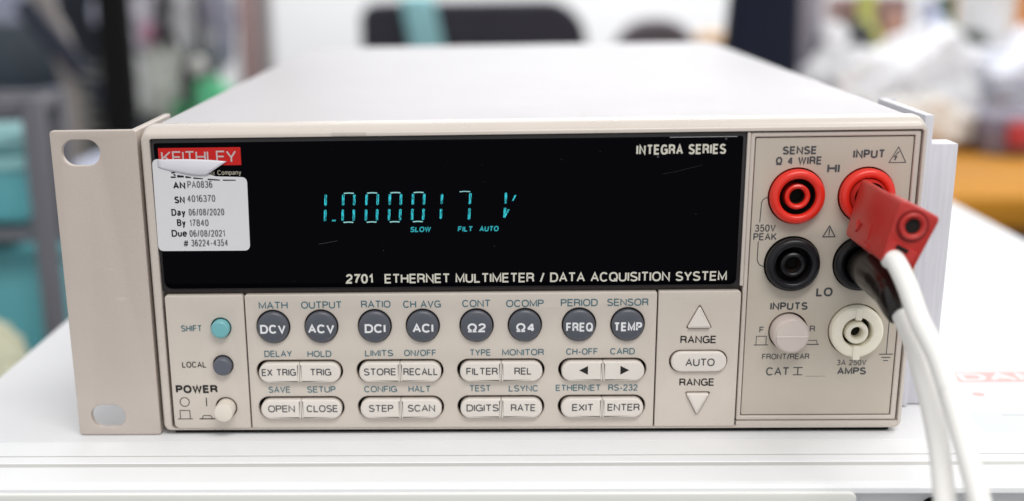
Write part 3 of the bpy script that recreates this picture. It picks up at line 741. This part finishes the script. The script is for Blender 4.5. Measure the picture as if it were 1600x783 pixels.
lathe('stacking_socket', sx_, sz_, [(3.35, 40.2), (3.3, 41.0), (2.95, 41.3), (2.35, 41.2), (1.95, 40.8), (1.9, 40.3)], REDPL, lead, 40, 40)
lathe('socket_hole', sx_, sz_, [(1.95, 40.4), (0, 40.4)], HOLE, lead, 32)
def rot_box(name, cx, cz, w, h, y0, y1, ang, m_, bev=.08):
    bm = bmesh.new(); bm_box(bm, -w / 2, w / 2, y0, y1, -h / 2, h / 2, bev, 1)
    bmesh.ops.transform(bm, matrix=Matrix.Translation((ax.x + cx, 0, ax.z + cz)) @ Matrix.Rotation(R(ang), 4, 'Y'), verts=bm.verts)
    return from_bm(name, bm, m_, lead)
rot_box('face_recess', -1.6, -8.0, 7.4, 4.6, -40.55, -40.0, 27, REDPL, .2)
rot_box('face_slot', -1.3, -6.5, 3.3, 1.1, -40.75, -40.3, 27, HOLE, .05)
# ribs and a small raised arrow on the side towards the left
def side_pt(u, y, d):
    """u runs down the left side of the neck from its top corner, d is proud of the surface"""
    p0 = Vector((-3.0, 5.9)); p1 = Vector((-6.3, -9.9)); t_ = (p1 - p0).normalized(); nn = Vector((-abs(t_.y), -abs(t_.x) * -1)).normalized()
    q_ = p0 + t_ * u + Vector((t_.y, -t_.x)) * d
    return (ax.x + q_.x, y, ax.z + q_.y)
def side_block(name, pts2, d, m_):
    bm = bmesh.new(); va = [bm.verts.new(side_pt(u, y, -.3)) for u, y in pts2]; vb = [bm.verts.new(side_pt(u, y, d)) for u, y in pts2]
    n = len(pts2)
    for k in range(n): bm.faces.new((va[k], va[(k + 1) % n], vb[(k + 1) % n], vb[k]))
    bm.faces.new(vb)
    return from_bm(name, bm, m_, lead)
side_block('raised_arrow', [(10.3, -12.5), (12.2, -14.4), (10.6, -16.6), (13.4, -13.8), (12.4, -12.2)], .45, REDPL)
side_block('side_rib', [(9.5, -25.0), (13.2, -25.0), (13.2, -25.8), (9.5, -25.8)], .4, REDPL)
side_block('side_rib', [(14.2, -21.5), (15.0, -21.5), (15.0, -27.8), (14.2, -27.8)], .4, REDPL)
lathe('plug_pin_sleeve', 92.1, 67.0, [(4.85, -2), (4.85, 1.7), (4.4, 2.4), (4.2, 3.4)], REDPL, lead, 32)
c = (88.75, -38.5, 57.6)
tube('cable', [c, (89.3, -41.5, 57.4), (90.9, -47.4, 52.6), (92.3, -54.8, 45.9), (94.4, -64.4, 39.2), (95.2, -75.3, 31.5), (95.5, -85.0, 24.6), (95.8, -96.3, 16.0), (96.0, -109, 3.9), (96.0, -122, -14), (96, -128, -60), (95, -130, -160), (93, -132, -400), (92, -134, -748)],
     2.5, CABLE, lead, 24, 8)

lead2 = empty('test_lead', (92.1, 0, 48.2), 'white test lead with black round banana plug below the red plug', 'test lead', 'test leads plugged into the meter')
tube('plug_body', [(92.3, -2.0, 48.2), (92.4, -3.0, 48.2), (92.8, -12, 48.2), (92.8, -22, 48.0), (92.3, -30, 47.4), (91.9, -33.5, 46.9)], [3.8, 5.0, 5.5, 5.4, 4.8, 4.0], BLKP, lead2, 32, 6)
tube('boot', [(92.0, -31.5, 47.1), (91.6, -35.0, 46.3), (91.4, -38.2, 45.0), (91.7, -40.6, 43.6)], [4.5, 4.1, 3.5, 2.9], BLKP, lead2, 28, 6)
tube('plug_pin_sleeve', [(92.1, 1, 48.2), (92.1, -2.5, 48.2)], 3.9, BLKP, lead2, 24, 1)
tube('cable', [(91.3, -34.0, 46.2), (92.2, -40.2, 44.0), (93.3, -50.0, 38.1), (93.7, -58.0, 32.0), (93.8, -64.9, 27.3), (93.2, -74.7, 21.0), (91.6, -87.1, 12.3), (89.6, -101, -1), (88.2, -114, -20), (87, -120, -60), (86, -122, -160), (85, -124, -400), (84, -126, -748)],
     2.5, CABLE, lead2, 24, 8)

# ------------------------------------------------------------------ the room behind (all well out of focus)
def blob(name, c, s, material, parent=None, seed=0, amp=.25, sub=4, label=None, cat=None, group=None, freq=2.2):
    bm = bmesh.new(); bmesh.ops.create_icosphere(bm, subdivisions=sub, radius=1)
    for v in bm.verts:
        n = noise.noise(v.co * freq + Vector((seed * 3.1, seed, 0))); n2 = abs(noise.noise(v.co * freq * 2.7 + Vector((0, seed * 1.7, 5))))
        v.co *= 1 + amp * n * 1.4 - amp * n2 * .9
        v.co = Vector((c[0] + v.co.x * s[0], c[1] + v.co.y * s[1], c[2] + v.co.z * s[2]))
    o = from_bm(name, bm, material, parent, 25)
    if cat: tag(o, label, cat, group)
    return o
pl = lambda n, c, r=.5, **k: mat(n, c, r, .4, var=.1, vscale=25, **k)

# yellow wooden desk on the right
WOOD = mat('yellow_lacquered_wood', (0.62, 0.27, 0.025), 0.7, 0.2, var=.28, vscale=6, stretch=(1, 14, 14))
WOODD = mat('brown_wood_edge', (0.16, 0.075, 0.03), 0.5, 0.3, var=.2, vscale=10)
desk = empty('wooden_desk', (900, 1400, -750), 'yellow lacquered wooden desk behind the right side, heaped with white bags', 'desk')
box('desk_top', 402, 1500, 1000, 1850, -132, -100, WOOD, desk, 4)
box('apron', 430, 1480, 1030, 1050, -230, -132, WOODD, desk, 2)
for x in (430, 1440):
    for y in (1030, 1790): box('leg', x, x + 40, y, y + 40, -750, -132, WOODD, desk, 3)

WB = pl('white_plastic_bag', (0.88, 0.88, 0.90), .35)
WB2 = pl('cream_plastic_bag', (0.84, 0.80, 0.74), .4)
blob('plastic_bag', (450, 1500, -45), (75, 90, 62), WB, seed=1, label='crumpled white plastic bag at the left end of the wooden desk', cat='bag')
blob('plastic_bag', (560, 1520, -38), (90, 90, 70), WB, seed=2, label='large white plastic bag in the middle of the heap on the wooden desk', cat='bag')
blob('plastic_bag', (520, 1360, -72), (60, 50, 36), WB2, seed=3, label='small cream plastic bag at the front of the heap on the wooden desk', cat='bag')
blob('plastic_bag', (690, 1500, -38), (80, 90, 66), pl('bluish_white_bag', (.76, .78, .86), .35), seed=4, label='bluish white plastic bag at the right end of the heap on the desk', cat='bag')
box('storage_tin', 572, 760, 1290, 1400, -100, -52, pl('purple_grey_tin', (.22, .20, .27)), None, 8); o = bpy.context.scene.objects['storage_tin']; tag(o, 'long purple grey tin on the wooden desk in front of the bags', 'tin')
o = box('storage_tin_cap', 592, 622, 1270, 1288, -88, -58, pl('red_cap', (.5, .05, .06)), None, 4); o.name = 'toy_block'; tag(o, 'small red block in front of the purple grey tin', 'block')
o = lathe('paper_roll', 0, 0, [(0, 0), (38, 0), (38, 190), (14, 190), (14, 188), (0, 188)], pl('white_paper', (.8, .8, .8)), None, 40)
o.data.transform(Matrix.Rotation(R(90), 4, 'X') @ Matrix.Identity(4))
zs = [v.co.z for v in o.data.vertices]; o.data.transform(Matrix.Translation((.668, 1.62, -.1 - min(zs)))); tag(o, 'tall white paper roll standing at the right end of the desk', 'paper roll')
def bottle(x, y, z, r, h, m_, label, cat='bottle', m2=None):
    t = empty(cat.replace(' ', '_'), (x, y, z), label, cat)
    bm = bmesh.new(); prof = [(0, 0), (r, 0), (r, h * .62), (r * .9, h * .7), (r * .42, h * .8), (r * .4, h * .88), (0, h * .88)]
    n = 28; rings = [[bm.verts.new((x + q * math.cos(6.2832 * k / n), y + q * math.sin(6.2832 * k / n), z + hh)) for k in range(n)] for q, hh in prof[1:-1]]
    for a, b in zip(rings, rings[1:]):
        for k in range(n): bm.faces.new((a[k], a[(k + 1) % n], b[(k + 1) % n], b[k]))
    bm.faces.new(rings[0]); bm.faces.new(rings[-1])
    from_bm('bottle_body', bm, m_, t)
    bm = bmesh.new(); bmesh.ops.create_cone(bm, cap_ends=True, segments=24, radius1=r * .5, radius2=r * .46, depth=h * .14, matrix=Matrix.Translation((x, y, z + h * .93)))
    from_bm('cap', bm, m2 or m_, t)
    return t
bottle(615, 1700, -100, 30, 168, pl('blue_white_plastic', (.52, .56, .72)), 'pale blue plastic bottle standing behind the white bags')
bottle(650, 1740, -100, 26, 172, pl('green_plastic', (.04, .22, .07)), 'green bottle standing behind the bags right of the pale blue one', m2=pl('dark_green_cap', (.02, .1, .04)))
bottle(515, 1660, -100, 26, 178, pl('yellow_green_plastic', (.58, .60, .16)), 'yellow green bottle standing behind the heap of bags')
bottle(568, 1700, -100, 24, 150, pl('pinkish_plastic', (.62, .36, .30)), 'pinkish orange bottle beside the yellow green bottle')
o = box('cardboard_carton', 690, 800, 1745, 1840, -100, 90, pl('orange_carton', (.72, .30, .06)), None, 3); tag(o, 'orange carton at the far back of the desk beyond the bottles', 'carton')
o = box('cardboard_carton', 500, 600, 1745, 1840, -100, 70, pl('brown_pink_carton', (.30, .18, .17)), None, 3); tag(o, 'dull brown carton behind the yellow green bottle', 'carton')
GLOSS = mat('polished_chrome', (.9, .9, .92), .08, .8, metal=1)
def ball(name, c, r, m_, label, cat):
    bm = bmesh.new(); bmesh.ops.create_uvsphere(bm, u_segments=32, v_segments=20, radius=r, matrix=Matrix.Translation(c)); o = from_bm(name, bm, m_, None); tag(o, label, cat); return o
blob('bokeh_blob', (438, 1520, 26), (22, 22, 20), WB, seed=9, amp=.1, label='small round white blob standing in for a bokeh highlight on the leftmost desk bag', cat='bokeh blob')  # round white blob standing in for an out-of-focus highlight

blob('cable_bundle', (486, 1600, 10), (30, 26, 34), pl('dark_cable_sheath', (.04, .04, .045)), seed=61, amp=.35, label='dark bundle of cables on the desk between the jacket and the yellow green bottle', cat='cable bundle')
blob('cable_bundle', (642, 1590, 8), (26, 20, 22), pl('dark_olive_sheath', (.06, .07, .05)), seed=63, amp=.35, label='small dark olive cable bundle on the bags below the green bottle', cat='cable bundle')
# grey clothing and dark navy chair at centre right
NAVY = mat('dark_navy_fabric', (0.014, 0.018, 0.035), .85, .2, bump=.3, bscale=300)
nch = empty('office_chair', (300, 1230, -750), 'tall dark navy office chair left of the wooden desk', 'office chair')
plate('backrest', [rpoly([(262, 200), (246, -20), (238, -230), (360, -230), (330, -20), (322, 200)], 14, 4)], 1190, 60, 14, NAVY, nch, 4)
box('seat', 150, 440, 1240, 1520, -300, -240, NAVY, nch, 25, 4)
o = lathe('gas_post', 0, 0, [(22, 0), (22, 440), (0, 440)], RUB, None, 24); o.data.transform(Matrix.Rotation(R(90), 4, 'X')); zs = [v.co.z for v in o.data.vertices]
o.data.transform(Matrix.Translation((-.005, .15, -min(zs)))); o.parent = nch
for k in range(5):
    a = R(72 * k + 15); bm = bmesh.new(); bm_box(bm, 0, 270, -18, 18, 20, 50, 6); bmesh.ops.transform(bm, matrix=Matrix.Translation((295, 1380, -750)) @ Matrix.Rotation(a, 4, 'Z'), verts=bm.verts); from_bm('base_leg', bm, RUB, nch)
LIL = pl('lilac_grey_cloth', (.30, .28, .33), .8)
stand = empty('coat_stand', (372, 1560, -750), 'dark coat stand between the navy chair and the wooden desk', 'coat stand')
bm = bmesh.new(); bmesh.ops.create_cone(bm, cap_ends=True, segments=20, radius1=9, radius2=9, depth=1150, matrix=Matrix.Translation((372, 1560, -175))); from_bm('pole', bm, RUB, stand)
bm = bmesh.new(); bmesh.ops.create_cone(bm, cap_ends=True, segments=32, radius1=150, radius2=140, depth=24, matrix=Matrix.Translation((372, 1560, -738))); from_bm('foot', bm, RUB, stand)
for dx in (-50, 50):
    tube('hook', [(372, 1555, 330), (372 + dx * .6, 1548, 322), (372 + dx, 1545, 340)], 6, RUB, stand, 10, 4)
blob('cloth_jacket', (366, 1520, 20), (42, 30, 320), LIL, seed=12, amp=.35, freq=1.6, label='lilac grey jacket hanging on the coat stand', cat='jacket')
blob('cloth_jacket', (408, 1560, 40), (24, 26, 270), pl('pale_lilac_cloth', (.52, .50, .55), .8), seed=15, amp=.35, freq=2, label='paler lilac scarf hanging beside the grey jacket', cat='scarf')

# two dark chairs behind the meter
CH = mat('dark_grey_mesh_fabric', (0.052, 0.050, 0.064), .85, .2, bump=.2, bscale=200, var=.1, vscale=20)
CH2 = mat('grey_brown_fabric', (0.13, 0.115, 0.13), .85, .2, var=.1, vscale=20)
def office_chair(cx, y, hw, top, bot, r, m_, label, dome=False):
    t = empty('office_chair', (cx, y, -750), label, 'office chair')
    lp = rrect(cx - hw, cx + hw, bot, top, r, 10)
    plate('backrest', [lp], y, 50, 10, m_, t, 4)
    box('seat', cx - hw * .9, cx + hw * .9, y + 40, y + 420, -330, -270, m_, t, 25, 3)
    box('back_bar', cx - 22, cx + 22, y + 8, y + 30, -330, bot + 30, RUB, t, 4)
    bm = bmesh.new(); bmesh.ops.create_cone(bm, cap_ends=True, segments=24, radius1=24, radius2=24, depth=380, matrix=Matrix.Translation((cx, y + 230, -520))); from_bm('gas_post', bm, RUB, t)
    for k in range(5):
        bm = bmesh.new(); bm_box(bm, 0, 270, -18, 18, 40, 70, 6); bmesh.ops.transform(bm, matrix=Matrix.Translation((cx, y + 230, -750)) @ Matrix.Rotation(R(72 * k), 4, 'Z'), verts=bm.verts); from_bm('base_leg', bm, RUB, t)
    return t
office_chair(-38, 2000, 188, 66, -330, (60, 70, 28, 60), CH, 'wide dark grey office chair behind the meter with a teal strap over its back')
office_chair(300, 2320, 80, 20, -300, 70, CH2, 'smaller grey brown office chair with domed back right of the wide chair')
# teal strap draped over the wide chair
TEAL = pl('pale_teal_fabric', (.34, .66, .70), .6)
bm = bmesh.new(); rowsA = []
path = [(1985, -170), (1983, -60), (1984, 0), (1986, 50), (1990, 74), (2010, 79), (2040, 76), (2056, 60), (2060, -100)]
for i, (y, z) in enumerate(path):
    s = (z + 170) / 245; x0 = -112 - 46 * max(0, s); w = 54 + 2 * math.sin(i)
    rowsA.append([bm.verts.new((x0 + w * k / 4, y - 2 * math.sin(k * 1.5), z)) for k in range(5)])
for a, b in zip(rowsA, rowsA[1:]):
    for k in range(4): bm.faces.new((a[k], a[k + 1], b[k + 1], b[k]))
o = from_bm('fabric_strap', bm, TEAL, None, 60); o.modifiers.new('thickness', 'SOLIDIFY').thickness = .003
tag(o, 'pale teal strap draped over the back of the wide dark grey chair', 'strap')
o = box('wooden_stool', 352, 432, 2130, 2200, -750, 4, pl('tan_wood', (.66, .44, .25), .6), None, 14); o.name = 'wooden_stand'; tag(o, 'narrow tan wooden stand left of the navy chair', 'wooden stand')

# grey rack with teal bins at the left
RK = mat('grey_powder_coated_steel', (0.135, 0.135, 0.155), .5, .4, bump=.2, bscale=400)
rack = empty('storage_rack', (-480, 620, -750), 'grey metal storage rack at the far left holding teal bins', 'storage rack')
for x in (-312, -700):
    for y in (512, 562): box('post', x, x + 13, y, y + 13, -750, 51, RK, rack, 1.5)
for z in (39, -42, -230, -420):
    box('shelf_rail', -699, -312.5, 513, 524, z, z + (12 if z > 0 else 6), RK, rack, 1.5)
    if z < 0: box('shelf_board', -698, -330, 526, 700, z, z + 4, RK, rack)
    else:
        box('shelf_rail', -699, -312.5, 563, 574, z, z + 12, RK, rack, 1.5)
box('side_rail', -310, -301, 526, 561, 40, 50, RK, rack, 1.5)
TB = mat('teal_bin_plastic', (0.13, 0.45, 0.50), .4, .4, var=.08, vscale=20)
TB2 = mat('light_teal_bin_plastic', (0.36, 0.68, 0.70), .4, .4, var=.08, vscale=20)
def bin_(x0, x1, y0, y1, z0, z1, m_, label, lid=None):
    t = empty('storage_bin', ((x0 + x1) / 2, (y0 + y1) / 2, z0), label, 'storage bin', 'teal bins on the grey rack')
    box('bin_body', x0, x1, y0, y1, z0, z1, m_, t, 5, 3)
    box('bin_rim', x0 - 3, x1 + 3, y0 - 3, y1 + 3, z1 - 7, z1 + 1.5, lid or m_, t, 2)
    return t
bin_(-470, -328, 545, 590, -36, 8, TB, 'lighter teal bin on the upper shelf of the grey rack', TB2)
o = blob('folded_cloth', (-345, 575, 19), (34, 38, 11), TB2, seed=20, amp=.1, label='folded pale teal cloth on top of the upper teal bin', cat='cloth')
bin_(-450, -303, 545, 700, -224, -52, TB, 'deep teal bin on the lower shelf of the grey rack')
o = box('cardboard_box', -560, -470, 780, 840, -750, 40, pl('tan_cardboard', (.42, .22, .14), .7), None, 2); tag(o, 'tall reddish tan cardboard box standing behind the grey rack', 'cardboard box')
o = blob('cream_bag', (-330, 440, -120), (34, 30, 44), pl('cream_cloth', (.62, .62, .46), .8), seed=22, amp=.2); o.name = 'cloth_bag'; tag(o, 'cream cloth bag standing on a low stool in front of the rack', 'bag')
st = empty('low_stool', (-330, 440, -750), 'low dark stool in front of the grey rack', 'stool')
box('seat', -390, -270, 385, 495, -185, -160, RK, st, 5)
for sx in (-380, -290):
    for sy in (395, 475): box('leg', sx, sx + 12, sy, sy + 12, -750, -185, RK, st, 2)

bm = bmesh.new(); bm_box(bm, -9, 9, 0, 120, -180, 48, 2); bmesh.ops.transform(bm, matrix=Matrix.Translation((-318, 640, -60)) @ Matrix.Rotation(R(-14), 4, 'Y'), verts=bm.verts)
o = from_bm('leaning_board', bm, pl('pale_blue_board', (.50, .53, .66)), None); tag(o, 'pale blue board leaning just right of the grey rack', 'board')
# dark desk, monitor, black rail with hanging bags
DK = mat('blue_black_laminate', (0.018, 0.022, 0.032), .6, .3, var=.2, vscale=4)
o = box('partition_panel', -1500, -470, 1900, 1930, -750, 150, DK, None, 4); tag(o, 'dark blue black partition panel behind the equipment at the left', 'partition')
dd = empty('dark_desk', (-850, 1550, -750), 'dark desk at the left carrying a grey monitor', 'desk')
box('desk_top', -1500, -545, 1400, 1850, -75, -50, DK, dd, 3)
for x in (-1480, -600): box('leg', x, x + 40, 1430, 1470, -750, -75, DK, dd, 3)
mon = empty('computer_monitor', (-690, 1500, -50), 'dark grey blue monitor standing on the dark desk at the left', 'monitor')
box('screen_housing', -900, -568, 1470, 1500, -22, 64, mat('grey_blue_screen', (.055, .075, .10), .35, .5, var=.4, vscale=9), mon, 6)
box('monitor_foot', -780, -680, 1460, 1540, -50, -43, RUB, mon, 2)
box('monitor_neck', -745, -715, 1500, 1512, -43, 20, RUB, mon, 2)
o = box('paper_tray', -1000, -655, 1650, 1750, -50, 140, pl('pale_blue_grey_plastic', (.44, .47, .60)), None, 6); tag(o, 'pale blue grey paper tray stacked behind the monitor', 'paper tray')
hr = empty('hanging_rail', (-440, 1400, -750), 'black hanging rail with thick uprights behind the left side of the meter', 'hanging rail')
box('upright', -463, -428, 1255, 1290, -750, 330, RUB, hr, 4)
box('upright', -463, -428, 1590, 1625, -750, 330, RUB, hr, 4)
box('top_bar', -459, -432, 1290, 1590, 300, 325, RUB, hr, 4)
box('cross_bar', -700, -250, 1592, 1618, 300, 325, RUB, hr, 4)
tube('diagonal_brace', [(-560, 1300, 90), (-450, 1285, -40), (-400, 1275, -100)], 13, mat('navy_webbing', (.02, .024, .045), .7), hr, 12, 4)
HOSE = mat('beige_grey_hose', (0.40, 0.36, 0.34), .5, .4)
hz = tube('ventilation_hose', [(-575, 1340, 330), (-560, 1345, 150), (-550, 1350, 80), (-536, 1350, 45), (-522, 1345, 0), (-518, 1335, -60), (-520, 1330, -200), (-530, 1330, -748)], [16, 16, 15, 15, 15, 14, 14, 14], HOSE, None, 20, 6)
tag(hz, 'beige grey hose hanging in a curve left of the black uprights', 'hose')
blob('cloth_backpack', (-492, 1400, -60), (30, 40, 90), mat('black_nylon', (.012, .013, .02), .7), seed=31, amp=.2, label='black nylon backpack leaning beside the black upright', cat='backpack')
hang = [(-505, 1560, -40, 30, 60, (.86, .88, .86), 'white plastic bag hanging lowest and nearest the black upright', 0), (-462, 1570, -28, 34, 66, (.80, .83, .76), 'pale greenish white plastic bag hanging beside the lowest white bag', 0),
        (-490, 1600, 52, 30, 50, (.80, .77, .84), 'lilac tinted plastic bag hanging at the top left of the bags', 0), (-432, 1600, 68, 22, 62, (.84, .84, .86), 'long narrow white plastic bag hanging high on the rail', 0),
        (-405, 1590, 30, 16, 22, (.62, .63, .62), 'small pale packet hanging in the middle of the bags', 0), (-385, 1600, 52, 22, 60, (.36, .36, .45), 'grey violet plastic bag hanging at the right end of the rail', 0),
        (-395, 1555, -48, 36, 30, (.16, .70, .36), 'bright green plastic bag at the lower right of the hanging bags', 0), (-468, 1680, 78, 22, 34, (.03, .20, .09), 'dark green pouch hanging at the top of the rail', 0),
        (-450, 1640, 20, 20, 50, (.50, .40, .47), 'mauve cloth pouch hanging behind the white bags', 0), (-420, 1640, -10, 24, 60, (.20, .19, .18), 'dark grey pouch hanging between the pale bags', 0)]
for i, (x, y, z, rx, rz, c_, lb, _) in enumerate(hang):
    b = blob('hanging_bag', (x, y, z), (rx, 22, rz), pl('bag_plastic', c_, .35), seed=40 + i * 2, amp=.3, label=lb, cat='bag', group='bags hanging from the black rail')
    tube('bag_strap', [(x, y, z + rz * .8), (x, y + 2, z + rz + 20), (x, 1605, 302)], 2.0, LIL, None, 8, 3)
    s_ = [o for o in bpy.data.objects if o.name.startswith('bag_strap') and o.parent is None][0]
    s_.parent = b
for i, (x, y, z, rx, rz, c_, lb) in enumerate([
    (-520, 1500, 75, 16, 22, (.62, .64, .80), 'small pale violet packet hanging left of the thick black upright'),
    (-476, 1530, -72, 16, 14, (.02, .02, .025), 'small black pouch at the foot of the white hanging bags'),
    (-447, 1520, 60, 10, 40, (.03, .03, .035), 'narrow black strap case hanging between the pale bags'),
    (-418, 1520, -20, 9, 44, (.05, .045, .04), 'thin dark brown sleeve hanging left of the bright green bag'),
    (-402, 1510, 2, 12, 13, (.80, .80, .76), 'little white packet just above the bright green bag'),
    (-430, 1510, -58, 12, 14, (.04, .30, .12), 'small deep green packet left of the bright green bag'),
    (-398, 1520, 70, 6, 50, (.05, .05, .07), 'slim black umbrella hanging at the right end of the rail'),
    (-470, 1535, 44, 12, 16, (.62, .30, .42), 'tiny pink packet hanging among the pale bags')]):
    b = blob('hanging_packet', (x, y, z), (rx, 10, rz), pl('packet_plastic', c_, .35), seed=80 + i, amp=.22, sub=3, label=lb, cat='packet', group='packets hanging from the black rail')
    tube('packet_string', [(x, y, z + rz * .8), (x, y + 2, z + rz + 10), (x, 1600, 302)], 1.2, LIL, None, 6, 3)
    s_ = [o for o in bpy.data.objects if o.name.startswith('packet_string') and o.parent is None][0]
    s_.parent = b
hel = [(-487 + 13 * math.cos(k * .9), 1290 + 13 * math.sin(k * .9), 20 - k * 2.2) for k in range(70)]
o = tube('coiled_cord', hel, 3.2, pl('grey_cord', (.20, .20, .19)), None, 8, 2); tag(o, 'grey coiled cord hanging just left of the thick black upright', 'cord')
for (x, y, z, r, c_, lb) in ((430, 1480, 26, 13, (.9, .9, .92), 'white disc added as a bokeh highlight high on the leftmost desk bag'), (436, 1470, -6, 12, (.92, .92, .92), 'white disc added as a bokeh highlight on the leftmost desk bag, lower of two'), (598, 1600, 40, 12, (.62, .66, .88), 'pale blue disc added as a bokeh highlight on top of the large white bag')):
    bm = bmesh.new(); bmesh.ops.create_cone(bm, cap_ends=True, segments=28, radius1=r, radius2=r * .93, depth=7, matrix=Matrix.Translation((x, y, z)) @ Matrix.Rotation(R(75), 4, 'X')); bmesh.ops.bevel(bm, geom=[e for e in bm.edges if e.calc_face_angle(0) > 1], offset=1, segments=2, affect='EDGES')
    o = from_bm('bokeh_disc', bm, pl('bokeh_disc_plastic', c_, .3)); tag(o, lb, 'bokeh disc')  # small bright discs added to imitate out-of-focus highlights
o = box('door_post', -500, -472, 2600, 2660, -750, 1300, pl('grey_brown_post', (.24, .21, .21), .6), None, 4); tag(o, 'grey brown post standing against the white wall at the left', 'post')
o = box('door_frame', -519, -494, 2500, 2560, -750, 1300, pl('reddish_brown_wood', (.34, .20, .19), .6), None, 4); o.name = 'wooden_post'; tag(o, 'reddish brown wooden post beside the grey brown post', 'post')
